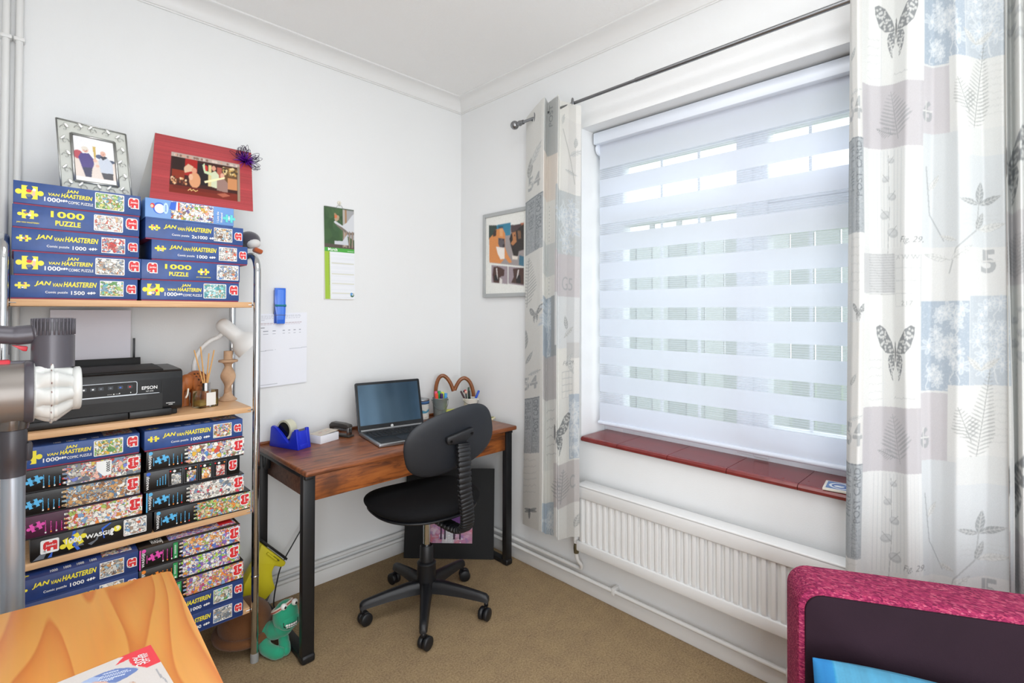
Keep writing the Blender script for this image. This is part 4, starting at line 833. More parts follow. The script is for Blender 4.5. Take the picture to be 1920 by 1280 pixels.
# desk lamp
LW = mat('lamp_white', 'ececea', .4); lp = thing('desk_lamp', 'small white bendy neck desk lamp behind the twisted candlestick', 'lamp', (-1.302, -.068, .9095))
MB().lathe([(0, 0), (.040, 0), (.042, .006), (.037, .014), (.014, .02), (.012, .03)], LW, 28, Matrix.Translation((-1.302, -.068, .9095))).obj('base', lp)
neck = spline([(-1.305, -.07, .93), (-1.332, -.078, .965), (-1.348, -.085, 1.0), (-1.352, -.092, 1.05), (-1.337, -.097, 1.10), (-1.305, -.103, 1.137), (-1.28, -.108, 1.15), (-1.262, -.114, 1.166), (-1.248, -.119, 1.178)], 10)
MB().tube(neck, [.0085+.0006*math.sin(i*2.2) for i in range(len(neck))], LW, 12).obj('flexible_neck', lp)
hd = Vector((-1.262, -.12, 1.197)); dr = Vector((.074, -.02, -.072)).normalized()
MB().lathe([(0, -.024), (.012, -.0225), (.022, -.016), (.027, -.004), (.0275, .01), (.0275, .055), (.029, .066), (.036, .076), (.048, .09), (.054, .108), (.056, .125), (.0545, .125), (.052, .108), (.046, .092), (.034, .079), (.026, .07), (0, .068)], LW, 36, axis(hd, dr)).obj('lamp_shade', lp)
MB().ball(hd+dr*.095, (.018, .018, .022), mat('bulb_glass', 'e9e9e4', .2), 16, rot=axis((0, 0, 0), dr)).obj('bulb', lp)
# twisted candlestick
TERRA = mat('bare_terracotta', 'c4a182', .85, noise=.06, nscale=60)
cs = thing('candlestick', 'twisted beige wooden candlestick on the right of the middle shelf', 'candlestick', (-1.247, -.13, .9095))
b = MB(); T = Matrix.Translation((-1.247, -.13, .9095)); b.lathe([(0, 0), (.031, 0), (.031, .004), (.026, .009), (.018, .016), (.014, .026), (.013, .034)], TERRA, 28, T)
def tw(u, v):
    z = .026+.108*v; e = .0125+.0145*math.sin(PI*v)**.8; a = 2*PI*u; ph = v*PI*1.15+.5; q = .42
    x, y = e*math.cos(a), e*q*math.sin(a)*(1+.9*(1-math.sin(PI*v))); return T @ Vector((x*math.cos(ph)-y*math.sin(ph), x*math.sin(ph)+y*math.cos(ph), z))
b.surf(tw, 32, 28, TERRA, closeu=True); b.lathe([(.0125, .128), (.014, .138), (.02, .144), (.0325, .147), (.034, .151), (.032, .155), (.017, .157), (.0155, .16), (.0155, .189), (.0115, .189), (.0115, .17), (0, .17)], TERRA, 28, T); b.obj('candlestick_body', cs)
# reed diffuser
GL2, nt, pb = newmat('bottle_glass'); tr = nt.nodes.new('ShaderNodeBsdfTransparent'); tr.inputs[0].default_value = (.97, .985, .975, 1); g2 = nt.nodes.new('ShaderNodeBsdfGlossy'); g2.inputs['Roughness'].default_value = .03; fr = nt.nodes.new('ShaderNodeFresnel'); fr.inputs[0].default_value = 1.5
mx = nt.nodes.new('ShaderNodeMixShader'); nt.links.new(fr.outputs[0], mx.inputs[0]); nt.links.new(tr.outputs[0], mx.inputs[1]); nt.links.new(g2.outputs[0], mx.inputs[2]); nt.links.new(mx.outputs[0], nt.nodes['Material Output'].inputs[0])
OIL, nt, pb = newmat('diffuser_oil'); tr = nt.nodes.new('ShaderNodeBsdfTransparent'); tr.inputs[0].default_value = (.97, .94, .78, 1); mx = nt.nodes.new('ShaderNodeMixShader'); mx.inputs[0].default_value = .22; pb.inputs['Base Color'].default_value = (*lin('e6cf78'), 1); nt.links.new(tr.outputs[0], mx.inputs[1]); nt.links.new(pb.outputs[0], mx.inputs[2]); nt.links.new(mx.outputs[0], nt.nodes['Material Output'].inputs[0])
rd = thing('reed_diffuser', 'square glass oil diffuser bottle with wooden reeds beside the carved elephant', 'reed diffuser', (-1.345, -.225, .9095), R(20))
MB().box((-.034, -.022, 0), (.034, .022, .060), GL2, .003, 2).obj('bottle', rd, world=False); MB().box((-.031, -.019, .006), (.031, .019, .024), OIL, .002).obj('oil', rd, world=False)
MB().box((-.012, -.0235, .007), (.022, -.0225, .052), mat('label_white', 'e8e7e3', .6)).obj('label', rd, world=False); MB().lathe([(0, .058), (.0145, .058), (.0145, .086), (.006, .086)], CHROME, 24).obj('cap', rd, world=False)
for a, dx, dy, L in ((0, -.05, .0, .205), (1, -.021, .006, .215), (2, .012, .004, .19), (3, .038, .01, .2), (4, .004, -.006, .12)):
    MB().tube([(0, 0, .05), (dx*.9, dy-.004, L)], .0022, mat('reed_wood', ('d9a668', 'c08a54', 'e0b277')[a % 3], .7), 8).obj('reed', rd, world=False)
# carved elephant
OAK = mat('carved_wood', 'a85f2c', .5, noise=.12, nscale=50); HOLE = mat('carved_hole', '2a150a', .8)
el = thing('carved_elephant', 'small carved brown wooden elephant with honeycomb holes beside the printer', 'ornament', (-1.368, -.152, .9095), R(52)); el.scale = (1.1, 1.1, 1.1)
b = MB(); b.ball((.015, 0, .075), (.05, .032, .037), OAK, 24); b.ball((-.042, 0, .079), (.026, .022, .028), OAK, 20)
b.tube(spline([(-.06, 0, .08), (-.074, 0, .06), (-.076, 0, .03), (-.07, 0, .008)], 5), [.011-.0004*i for i in range(16)], OAK, 10)
for x, y in ((-.018, -.017), (-.018, .017), (.043, -.016), (.043, .016)): b.tube([(x, y, .065), (x, y, .03), (x, y, .001)], [.0145, .012, .013], OAK, 12)
b.obj('body', el, world=False)
for s in (-1, 1): MB().ball((-.03, s*.022, .075), (.016, .004, .022), OAK, 14).obj('ear', el, world=False); MB().tube(spline([(-.056, s*.012, .062), (-.066, s*.015, .045), (-.075, s*.014, .035)], 4), .0026, mat('tusk_white', 'ece6d6', .4), 8).obj('tusk', el, world=False)
hb_ = MB()
for r_ in range(5):
    for c_ in range(6):
        th = R(-18+r_*17); ph = R(-60+c_*22+(r_ % 2)*11); p = Vector((.015+.0505*math.sin(ph)*math.cos(th), -.0323*math.cos(ph)*math.cos(th), .075+.0374*math.sin(th))); nrm = Vector(((p.x-.015)/.0505**2, p.y/.0323**2, (p.z-.075)/.0374**2))
        hb_.lathe([(.0036, 0), (0, .0006)], HOLE, 6, axis(p, nrm))
hb_.obj('honeycomb_carving', el, world=False)
# silver wire picture frame
WIRE = mat('silver_wire', 'b4b5b2', .28, .9); pf = thing('photo_frame', 'silver leaf patterned photo frame of two people standing on the left box stack', 'picture frame', (-1.65, -.24, 1.6115))
bl_, br_, tl_, tr_ = Vector((-1.737, -.245, 1.6125)), Vector((-1.566, -.247, 1.6125)), Vector((-1.7495, -.196, 1.845)), Vector((-1.5785, -.200, 1.835))
def PF(u, v, d=0):
    p = (bl_*(1-u)+br_*u)*(1-v)+(tl_*(1-u)+tr_*u)*v; return p+Vector((0, -.97, .2))*d
def strip(mb, a, c, r, m, n=2): mb.tube([PF(a[0]+(c[0]-a[0])*k/(n-1), a[1]+(c[1]-a[1])*k/(n-1), .001) for k in range(n)], r, m, 8)
MB().add([PF(0, 0, -.002), PF(1, 0, -.002), PF(1, 1, -.002), PF(0, 1, -.002)], [(0, 1, 2, 3)], mat('frosted_back', 'c9cbc4', .5)).obj('backing', pf)
b = MB()
for a, c in (((0, 0), (1, 0)), ((1, 0), (1, 1)), ((1, 1), (0, 1)), ((0, 1), (0, 0))): strip(b, a, c, .0022, WIRE)
b.obj('outer_wire', pf, weld=False); iu0, iu1, iv0, iv1 = .19, .81, .17, .83; b = MB()
for a, c in (((iu0, iv0), (iu1, iv0)), ((iu1, iv0), (iu1, iv1)), ((iu1, iv1), (iu0, iv1)), ((iu0, iv1), (iu0, iv0))): strip(b, a, c, .0042, WIRE)
b.obj('inner_frame', pf, weld=False); g = random.Random(4); sc = MB(); lf = MB()
spots = [(.1, v) for v in (.1, .3, .5, .7, .88)]+[(.9, v) for v in (.1, .3, .5, .7, .88)]+[(u, .92) for u in (.3, .5, .7)]+[(u, .08) for u in (.3, .5, .7)]
for i, (u, v) in enumerate(spots):
    s = 1 if i % 2 else -1; pts = []
    for k in range(14): a = k*.42; rr = .052*(1-k/16); pts.append(PF(u+s*rr*math.cos(a)*1.1, v+rr*math.sin(a), .0015))
    MB().tube(pts, .0009, WIRE, 6).obj('wire_scroll', pf); p = PF(u-s*.03, v+.05, .002); MB().ball(p, (.004, .0015, .0085), mat('leaf_silver', 'd9dad6', .25, .6), 10, rot=Matrix.Rotation(s*.7, 4, 'Y')).obj('wire_leaf', pf)
cv = Canvas(90, 120, 'eeeae6').rect(0, 0, 1, .09, 'f2f0ee').rect(0, .09, 1, .52, 'e2d3c8').rect(0, .52, 1, 1, 'e9e9ea')
cv.ell(.1, .58, .12, .1, 'b5424f').ell(.62, .6, .1, .05, '4c5878').ell(.9, .52, .1, .04, '3a4660')
cv.poly([(.1, .52), (.16, .62), (.36, .64), (.47, .52), (.46, .38), (.40, .26), (.38, .10), (.24, .10), (.17, .3)], '41307c').poly([(.18, .30), (.42, .32), (.38, .10), (.24, .10)], '2a2c52').ell(.28, .71, .075, .065, 'e3b9a4').ell(.27, .74, .08, .045, 'ddd4c6')
cv.poly([(.58, .5), (.66, .60), (.82, .60), (.93, .48), (.93, .24), (.62, .24)], 'c3cad6').poly([(.62, .6), (.7, .53), (.82, .61), (.74, .64)], '26283a').poly([(.63, .24), (.93, .25), (.92, .10), (.68, .10)], '3d3c44').ell(.71, .68, .07, .06, 'e0b09c').poly([(.46, .82), (.54, .82), (.52, .5), (.49, .5)], 'c9a94e').ell(.5, .5, .05, .04, 'e3b9a4').ell(.55, .38, .05, .03, 'e3b9a4').ell(.25, .70, .01, .008, '5a3a34').ell(.31, .70, .01, .008, '5a3a34').ell(.28, .675, .03, .009, 'b86a64').ell(.685, .68, .009, .007, '5a3a34').ell(.735, .68, .009, .007, '5a3a34').ell(.71, .655, .028, .009, 'b05a58').blur(1).noise(.03, 1)
sheet('photograph', cv, lambda u, v: PF(iu0+.02+(iu1-iu0-.04)*u, iv0+.02+(iv1-iv0-.04)*v, .0005), pf, print_mat(.25))
MB().tube([PF(.5, .6, -.004), (-1.66, -.12, 1.6125)], .003, WIRE, 8).obj('easel_strut', pf)
# red tent card
tcg = thing('greeting_card', 'large red tent shaped card with a photograph, on the pale blue box', 'greeting card', (-1.37, -.25, 1.6117))
q0, q1, q2, q3 = Vector((-1.531, -.322, 1.613)), Vector((-1.222, -.322, 1.613)), Vector((-1.199, -.18, 1.840)), Vector((-1.495, -.18, 1.867))
def CF(u, v, d=0): return (q0*(1-u)+q1*u)*(1-v)+(q3*(1-u)+q2*u)*v+Vector((0, -.85, .5))*d
g = np.random.default_rng(5); cv = Canvas(260, 170, 'ad4145')
rows = g.normal(0, .16, 170); rows = np.convolve(rows, np.ones(3)/3, 'same'); cv.a *= (1+rows[:, None, None]); cv.a = np.clip(cv.a*(1+g.normal(0, .04, (170, 260, 1))), 0, 1)
cv.rect(.165, .13, .86, .74, '3a1512').rect(.165, .68, .86, .745, 'b8a79c')
for k in range(30): cv.ell(.18+.67*g.random(), .71, .012, .02, ['d8c4b8', '8a6a5c', 'c9a08c'][k % 3])
cv.rect(.835, .13, .86, .7, '9a8672'); cv.rect(.30, .42, .42, .68, 'a8201c').rect(.18, .35, .30, .48, '8a2f18').rect(.18, .48, .30, .68, '2a1512').rect(.53, .3, .56, .64, 'd8c48c').rect(.42, .3, .53, .64, '1d1418').ell(.50, .58, .025, .05, 'c8302a').rect(.62, .45, .67, .63, 'b05a4a').rect(.68, .4, .83, .66, '6a4a2c')
for k in range(40): cv.ell(.68+.15*g.random(), .52+.13*g.random(), .012, .02, ['c9a05a', '8a6a3a', 'e0c890', '4a3a28'][k % 4])
cv.poly([(.30, .45), (.38, .5), (.38, .57), (.33, .6), (.29, .53)], 'd8b494').rect(.73, .3, .83, .48, 'c98a5a').ell(.40, .36, .055, .12, 'd89a70').ell(.39, .51, .026, .045, 'd8987a').ell(.36, .4, .02, .05, 'e0b090').poly([(.47, .62), (.49, .66), (.5, .54), (.56, .52), (.57, .47), (.49, .5)], 'c9d8b0').poly([(.56, .3), (.56, .52), (.6, .56), (.64, .5), (.64, .28)], 'd0d4b4').ell(.585, .6, .022, .04, 'd89a80').poly([(.62, .26), (.62, .42), (.68, .47), (.73, .4), (.73, .24)], '9a7a70').ell(.675, .5, .022, .045, 'e0a890')
cv.poly([(.50, .34), (.70, .46), (.70, .49), (.49, .37)], 'f6e8b8').rect(.165, .13, .83, .24, '7a2416').poly([(.19, .25), (.83, .25), (.7, .2), (.2, .2)], '6a1f12').poly([(.62, .2), (.68, .16), (.76, .2), (.7, .23)], 'b06048')
for k in range(26): cv.ell(.18+.14*g.random(), .27+.1*g.random(), .01, .018, ['d9a070', '5a3020', 'e8c8a0', '8a4a30'][k % 4])
cv.blur(1); cv.line([(.34, .19), (.36, .22), (.37, .19), (.39, .215), (.41, .19), (.43, .21)], .008, 'd8b070')
sheet('printed_front', cv, lambda u, v: CF(u, v, .0006), tcg, print_mat(.3))
MB().add([CF(0, 0), CF(1, 0), CF(1, 1), CF(0, 1), q0+Vector((-.008, .24, 0)), q1+Vector((-.008, .24, 0))], [(0, 1, 2, 3), (3, 2, 5, 4)], mat('card_white', 'dcd8cf', .6)).obj('card', tcg)
# purple bow
bw = thing('gift_bow', 'purple curled ribbon gift bow stuck on the red card', 'gift bow', CF(.95, .88, .004))
PUR = mat('ribbon_purple', '6a1f9e', .25, .3); PURD = mat('ribbon_dark', '2c1240', .3, .4); c0 = CF(.95, .88, .012); g = random.Random(8); b1 = MB(); b2 = MB()
for k in range(70):
    a = 2*PI*g.random(); el_ = g.uniform(.05, 1.3); d = Vector((math.cos(a)*math.cos(el_), -math.sin(el_), math.sin(a)*math.cos(el_))); L = g.uniform(.028, .046); b1.tube([c0, c0+d*L*.55+Vector((0, 0, .002)), c0+d*L], [.0018, .0015, .0006], PUR, 4)
for k in range(34):
    a = R(-60+g.uniform(0, 215)); L = g.uniform(.045, .064); d = Vector((math.cos(a), -g.uniform(.1, .7), math.sin(a))).normalized(); sd = d.cross(Vector((0, 1, .2))).normalized()*g.uniform(.004, .009)
    b2.tube(spline([c0, c0+d*L*.6+sd, c0+d*L, c0+d*L*.7-sd, c0+d*.006], 5), .00075, PURD, 4)
b1.obj('ribbon_curls', bw, weld=False); b2.obj('ribbon_loops', bw, weld=False)
# plush penguin beside the boxes
DG = mat('plush_charcoal', '4a464f', .95, sheen=.6, bump=.3, bscale=500); PW = mat('plush_white', 'dcdad6', .95, sheen=.4); PO = mat('plush_orange', 'b0562a', .9, sheen=.4)
pg = thing('plush_penguin', 'charcoal plush penguin peeping out behind the right end of the top boxes', 'soft toy', (-1.215, -.13, 1.284))
b = MB(); b.ball((-1.258, -.085, 1.375), (.029, .042, .088), DG, 20); b.ball((-1.180, -.145, 1.532), (.040, .040, .034), DG, 22); b.tube(spline([(-1.255, -.088, 1.43), (-1.245, -.094, 1.475), (-1.222, -.112, 1.512), (-1.19, -.135, 1.527)], 6), [.022]*19, DG, 14); b.obj('body', pg, weld=False)
MB().ball((-1.172, -.168, 1.517), (.026, .024, .020), PW, 18).obj('cheek', pg); MB().box((-1.178, -.2, 1.478), (-1.145, -.17, 1.496), PO, .006, M=rotM((-1.16, -.185, 1.487), R(20), 'Y')).obj('beak', pg)
for z in (1.422, 1.386): MB().tube(spline([(-1.252, -.11, z+.005), (-1.246, -.14, z), (-1.242, -.165, z), (-1.241, -.185, z-.004)], 4), [.012]*6+[.016]*5+[.014, .008], DG, 12).obj('flipper', pg)
# ------------------------------------------------------------------ on the walls
cal = thing('wall_calendar', 'slim March calendar with a robin picture hanging on the white wall', 'calendar', (-.741, -.004, 1.311))
cv = Canvas(112, 324, 'eef0f4'); cv.rect(0, .515, 1, 1, '3c5a34'); g = np.random.default_rng(2)
for k in range(40): cv.ell(g.random(), .45+.55*g.random(), .15, .06, ['2f4a2b', '48693c', '3a5a3a', '54714a'][k % 4], .35)
cv.rect(0, .55, 1, .6, '5b4f48'); cv.noise(.03, 2); cv.poly([(.62, .58), (.75, .58), (.75, .99), (.62, .99)], 'b9b3ac').poly([(.69, .58), (.75, .58), (.75, .99), (.69, .99)], 'a8825e').poly([(.75, .7), (1, .66), (1, .99), (.75, .99)], 'a9a9ab')
cv.poly([(.32, .84), (.36, .855), (.6, .81), (.75, .85), (.92, .93), (1, .96), (1, .75), (.82, .74), (.6, .79), (.36, .825)], 'd6d8dc').poly([(.36, .825), (.6, .79), (.82, .74), (1, .75), (1, .72), (.8, .715), (.58, .76), (.4, .805)], '7d7368')
for x in (.6, .7, .8, .9): cv.poly([(x, .57), (x+.05, .57), (x+.06, .75), (x+.02, .76)], '9a8678')
cv.poly([(.33, .6), (.33, .635), (.6, .64), (.76, .72), (.8, .6)], 'cfd2d8').ell(.42, .885, .07, .035, 'b9a184', 1, -.5).ell(.38, .905, .045, .024, 'd9774a').ell(.36, .925, .03, .014, 'a98c66').poly([(.47, .88), (.55, .845), (.52, .865), (.44, .9)], '8c7a5e')
cv.blur(2); cv.rect(0, 0, 1, .52, 'eef0f4'); cv.rect(0, .515, 1, .56, '4faa45').text('March', .12, .524, .095, .30, 'ffffff', bold=.02).rect(.76, .528, .97, .533, 'c8e6c0'); cv.rect(0, 0, .165, .515, 'a6c83f').rect(.165, 0, .19, .515, 'dfe6c8')
for k in range(31): cv.rect(.13, .03+k*.0155, .16, .035+k*.0155, '53652c')
for z in (.06, .165, .27, .385): cv.rect(.22, z, .97, z+.012, 'ddddce')
for k in range(30): cv.rect(.2, .02+k*.0165, .97, .0215+k*.0165, 'dfe2e8')
cv.ell(.9, .045, .065, .02, '3a6b4e').ell(.88, .058, .05, .016, '5f9ad0').ell(.92, .05, .025, .008, 'e8eef0')
sheet('printed_page', cv, lambda u, v: (-.8165+.0095*(1-v)*(1)+.1485*u, -.0045-.0045*(1-abs(2*u-1)), 1.311+.432*v), cal, print_mat(.4))
MB().box((-.812, -.0035, 1.308), (-.666, -.0005, 1.74), mat('card_white', 'dcd8cf', .6)).obj('page_block', cal); b = MB()
for k in range(24):
    if 10 <= k <= 13: continue
    x = -.811+k*.0061; b.tube([(x, -.005+.005*math.sin(a), 1.741+.004*math.cos(a)) for a in (2*PI*i/8 for i in range(9))], .0007, WIRE, 5)
b.tube(spline([(-.755, -.006, 1.744), (-.752, -.008, 1.752), (-.741, -.009, 1.756), (-.73, -.008, 1.752), (-.727, -.006, 1.744)], 5), .0009, WIRE, 6); b.obj('spiral_binding', cal, weld=False)
hk = thing('wall_hook', 'small round cream adhesive hook holding the calendar', 'hook', (-.741, -.004, 1.765)); MB().tube([(-.741, 0, 1.768), (-.741, -.004, 1.768)], .0095, mat('hook_cream', 'e2ddd0', .4), 18).obj('hook_plate', hk); MB().tube(spline([(-.741, -.004, 1.77), (-.741, -.011, 1.764), (-.741, -.012, 1.757), (-.741, -.008, 1.753)], 4), .0018, mat('hook_cream', 'e2ddd0', .4), 8).obj('hook_arm', hk)
cv = Canvas(132, 190, 'edeff6'); g = random.Random(2)
for y in (.965, .945, .925): 
    x = .08
    while x < .86: l = g.uniform(.02, .05); cv.rect(x, y, min(x+l, .88), y+.006, 'aeb2bd'); x += l+.012
cv.rect(.03, .966, .05, .974, '8c8f98').rect(.08, .905, .15, .911, 'aeb2bd')
for y in (.86, .842):
    x = .02
    while x < .86: l = g.uniform(.03, .06); cv.rect(x, y, min(x+l, .9), y+.006, 'c3b4bb'); x += l+.01
cv.rect(.02, .80, .06, .808, '555862').rect(.07, .80, .15, .808, '8c8f98').poly([(.0, .755), (.04, .77), (.05, .765), (.01, .735)], '44474e')
for y in (.755, .715):
    for x, l in ((.12, .1), (.3, .06), (.5, .045), (.61, .045), (.72, .045), (.83, .04)): cv.rect(x, y, x+l, y+.008, '8e93a0')
cv.rect(0, .44, 1, .4415, 'd5d8e2').poly([(0, .485), (.36, .499), (.36, .503), (0, .493)], 'a9adb8').poly([(.60, .493), (1, .499), (1, .505), (.62, .497)], 'a9adb8').rect(.02, .03, .4, .035, '9ea2ac').rect(.86, .045, .88, .05, '8c8f98')
pn = thing('paper_notes', 'white printed sheets pinned to the wall by the large blue peg', 'paper', (-.99, -.003, .93))
sheet('printed_sheet', cv, lambda u, v: (-1.105+.212*u, -.005-.003*(1-v), .930+.31*v+.008*(u-.5)*(1-v)), pn, print_mat(.6)); MB().box((-1.103, -.003, .934), (-.897, -.0005, 1.236), mat('paper_white', 'e7e4ec', .7)).obj('under_sheet', pn)
pgm, nt, pb = newmat('peg_blue'); pb.inputs['Base Color'].default_value = (*lin('2f6fe0'), 1); pb.inputs['Roughness'].default_value = .2; pb.inputs['Coat Weight'].default_value = .4
pe = thing('giant_peg', 'large blue plastic clothes peg on the wall clipping the papers', 'peg', (-1.012, -.01, 1.2)); 
MB().prism([(-.024, 1.353), (.021, 1.353), (.021, 1.252), (.018, 1.198), (-.016, 1.198), (-.018, 1.24), (-.024, 1.27)], .012, pgm, basis((-1.014, -.012, 0), (1, 0, 0), (0, 0, 1)), .002).obj('front_arm', pe)
MB().box((-1.029, -.0255, 1.215), (-1.002, -.0235, 1.345), mat('peg_inset', '5a8cf0', .25), .001).obj('front_inset', pe); MB().box((-1.036, -.011, 1.2), (-.994, -.0005, 1.345), mat('peg_dark_blue', '2456b8', .3), .002).obj('rear_arm', pe)
MB().tube([(-1.037, -.022, 1.277), (-.992, -.022, 1.277)], .0055, mat('spring_teal', '2f8794', .3, .6), 12).tube([(-1.039, -.018, 1.285), (-1.041, -.016, 1.24)], .0015, STEEL, 6).tube([(-1.04, -.025, 1.236), (-.992, -.025, 1.236)], .0012, STEEL, 6).obj('spring', pe)
# dog picture on the right wall
dp = thing('picture_frame', 'silver framed montage of dog photographs half hidden by the narrow curtain', 'picture frame', (-.01, -.4, 1.33))
FRS = mat('frame_silver', 'b4b6b6', .35, .5); y0, y1, z0, z1, fw = -.212, -.585, 1.329, 1.782, .021
for a in ((y0, y0-fw, z0, z1), (y1+fw, y1, z0, z1)): MB().box((-.02, a[1], a[2]), (-.001, a[0], a[3]), FRS, .004).obj('frame_side', dp)
for a in ((z0, z0+fw), (z1-fw, z1)): MB().box((-.0195, y1+.002, a[0]), (-.001, y0-.002, a[1]), FRS, .004).obj('frame_rail', dp)
cv = Canvas(170, 210, 'e9e9e3'); V = lambda z: (z-(z0+fw))/(z1-z0-2*fw); U = lambda px: np.interp(px, [912, 917, 982], [0, .085, .865]); Z = lambda py: V(1.72-(py-422.5)*.00289)
def pp_(pts): return [(U(890+x/6.095), Z(370+(y+(x-160)*.165)/6.095)) for x, y in pts]
def pl_(pts, c): cv.poly(pp_(pts), c)
pl_([(160, 320), (640, 320), (640, 745), (165, 745)], '9d9492'); pl_([(160, 320), (280, 320), (240, 460), (160, 480)], '33423a'); pl_([(250, 320), (415, 290), (410, 430), (260, 440)], '2f7f9c'); pl_([(270, 330), (330, 330), (320, 400), (280, 390)], '1d5468'); pl_([(415, 320), (640, 290), (640, 420), (420, 400)], '4a3a3a'); pl_([(520, 300), (640, 280), (640, 330), (540, 330)], 'b06a4a')
pl_([(420, 410), (480, 375), (540, 320), (600, 300), (640, 310), (640, 600), (560, 580), (505, 600), (490, 680), (450, 660), (420, 560), (400, 470)], '2c2420'); pl_([(430, 400), (470, 390), (480, 500), (440, 540), (415, 520), (440, 480)], 'b5794a'); pl_([(490, 380), (525, 380), (530, 460), (500, 470)], '7a5a42'); pl_([(430, 650), (495, 655), (490, 690), (435, 690)], 'e3d9cc'); pl_([(510, 640), (640, 640), (640, 745), (505, 745)], '3e6f86')
pl_([(163, 470), (215, 420), (240, 370), (320, 350), (350, 410), (350, 560), (380, 640), (430, 720), (400, 735), (350, 680), (300, 745), (165, 745)], 'd98b4a'); pl_([(215, 390), (250, 370), (245, 440), (205, 450)], '3c2c28'); pl_([(270, 460), (345, 470), (350, 560), (300, 590), (270, 530)], '5b5358'); pl_([(285, 360), (325, 360), (325, 450), (290, 440)], 'e0a46c'); pl_([(245, 560), (345, 570), (345, 690), (300, 700), (265, 640)], 'eee6de')
pl_([(165, 745), (640, 745), (640, 760), (165, 760)], 'e9e9e3'); pl_([(190, 770), (380, 770), (380, 965), (190, 968)], '9a8c92'); pl_([(390, 770), (640, 760), (640, 950), (390, 958)], '9a8c92')
pl_([(215, 790), (260, 780), (300, 790), (345, 810), (340, 880), (300, 890), (290, 965), (215, 965), (205, 880)], '4a2c24'); pl_([(225, 880), (270, 870), (275, 940), (225, 945)], '1f1818'); pl_([(246, 800), (258, 800), (268, 930), (255, 880)], 'e6dfda'); pl_([(290, 900), (320, 920), (320, 965), (285, 965)], 'dcd6d2')
pl_([(440, 790), (560, 770), (570, 950), (420, 945), (450, 880)], '4a2f26'); pl_([(470, 860), (520, 850), (530, 940), (480, 945)], '201818'); pl_([(495, 800), (508, 795), (500, 850), (480, 900)], 'ddd4d0'); cv.ell(*pp_([(330, 480)])[0], .012, .012, '2a2022').ell(*pp_([(290, 478)])[0], .012, .01, '2a2022').ell(*pp_([(335, 545)])[0], .03, .02, '3a3336').ell(*pp_([(460, 430)])[0], .012, .012, '1a1412'); cv.blur(3).noise(.05, 4)
sheet('photo_montage', cv, lambda u, v: (-.012, y0-fw-(y0-y1-2*fw)*u, z0+fw+(z1-z0-2*fw)*v), dp, print_mat(.15))

# ------------------------------------------------------------------ desk
def oldwood(name, c0, c1, c2, streak=(2, 14, 14), rough=.4, sc=4.0):
    m, nt, b = newmat(name); L = nt.links.new; tc = nt.nodes.new('ShaderNodeTexCoord'); mp = nt.nodes.new('ShaderNodeMapping'); mp.inputs['Scale'].default_value = streak
    n = nt.nodes.new('ShaderNodeTexNoise'); n.inputs['Scale'].default_value = sc; n.inputs['Detail'].default_value = 6; n.inputs['Roughness'].default_value = .65; n.inputs['Distortion'].default_value = .6
    L(tc.outputs['Object'], mp.inputs[0]); L(mp.outputs[0], n.inputs['Vector']); r = nt.nodes.new('ShaderNodeValToRGB'); e = r.color_ramp.elements
    e[0].position = .32; e[0].color = (*lin(c0), 1); e[1].position = .72; e[1].color = (*lin(c2), 1); x = e.new(.52); x.color = (*lin(c1), 1); L(n.outputs['Fac'], r.inputs[0])
    n2 = nt.nodes.new('ShaderNodeTexNoise'); n2.inputs['Scale'].default_value = 7; n2.inputs['Detail'].default_value = 5; L(tc.outputs['Object'], n2.inputs['Vector']); r2 = nt.nodes.new('ShaderNodeValToRGB'); r2.color_ramp.elements[0].position = .5; r2.color_ramp.elements[1].position = .66
    r2.color_ramp.elements[0].color = (0, 0, 0, 1); r2.color_ramp.elements[1].color = (.75, .75, .75, 1); L(n2.outputs['Fac'], r2.inputs[0])
    mx = nt.nodes.new('ShaderNodeMix'); mx.data_type = 'RGBA'; L(r2.outputs[0], mx.inputs[0]); L(r.outputs[0], mx.inputs[6]); mx.inputs[7].default_value = (*lin(c0), 1); L(mx.outputs[2], b.inputs['Base Color'])
    b.inputs['Roughness'].default_value = rough; bp = nt.nodes.new('ShaderNodeBump'); bp.inputs['Strength'].default_value = .15; bp.inputs['Distance'].default_value = .002; L(n.outputs['Fac'], bp.inputs['Height']); L(bp.outputs[0], b.inputs['Normal']); return m
TOPW = oldwood('desk_top_wood', '542f20', '8a5030', 'a3623a', rough=.33); APRW = oldwood('desk_front_wood', '4d2611', '9a5420', 'b3682c', rough=.5); SIDW = oldwood('desk_side_wood', '5b3a2c', '7a5240', '86604a', rough=.5)
IRON = mat('black_iron', '131417', .42, bump=.05)
dk = thing('desk', 'vintage dark wood desk with black metal sled legs against the wall', 'desk', (-.58, -.25, 0))
MB().box((-1.103, -.513, .666), (-.05, -.006, .687), TOPW, .007, 3).obj('desktop', dk)
MB().box((-1.10, -.021, .6865), (-.05, -.006, .697), APRW, .003).obj('rear_lip', dk)
MB().box((-1.055, -.478, .567), (-.10, -.460, .667), APRW, .001).obj('front_panel', dk)
MB().box((-1.07, -.46, .567), (-1.055, -.03, .667), SIDW, .001).obj('side_panel', dk); MB().box((-.10, -.46, .567), (-.085, -.03, .667), SIDW, .001).obj('side_panel', dk); MB().box((-1.055, -.05, .567), (-.10, -.035, .667), SIDW).obj('rear_panel', dk); MB().box((-1.055, -.46, .562), (-.10, -.05, .569), SIDW).obj('base_board', dk)
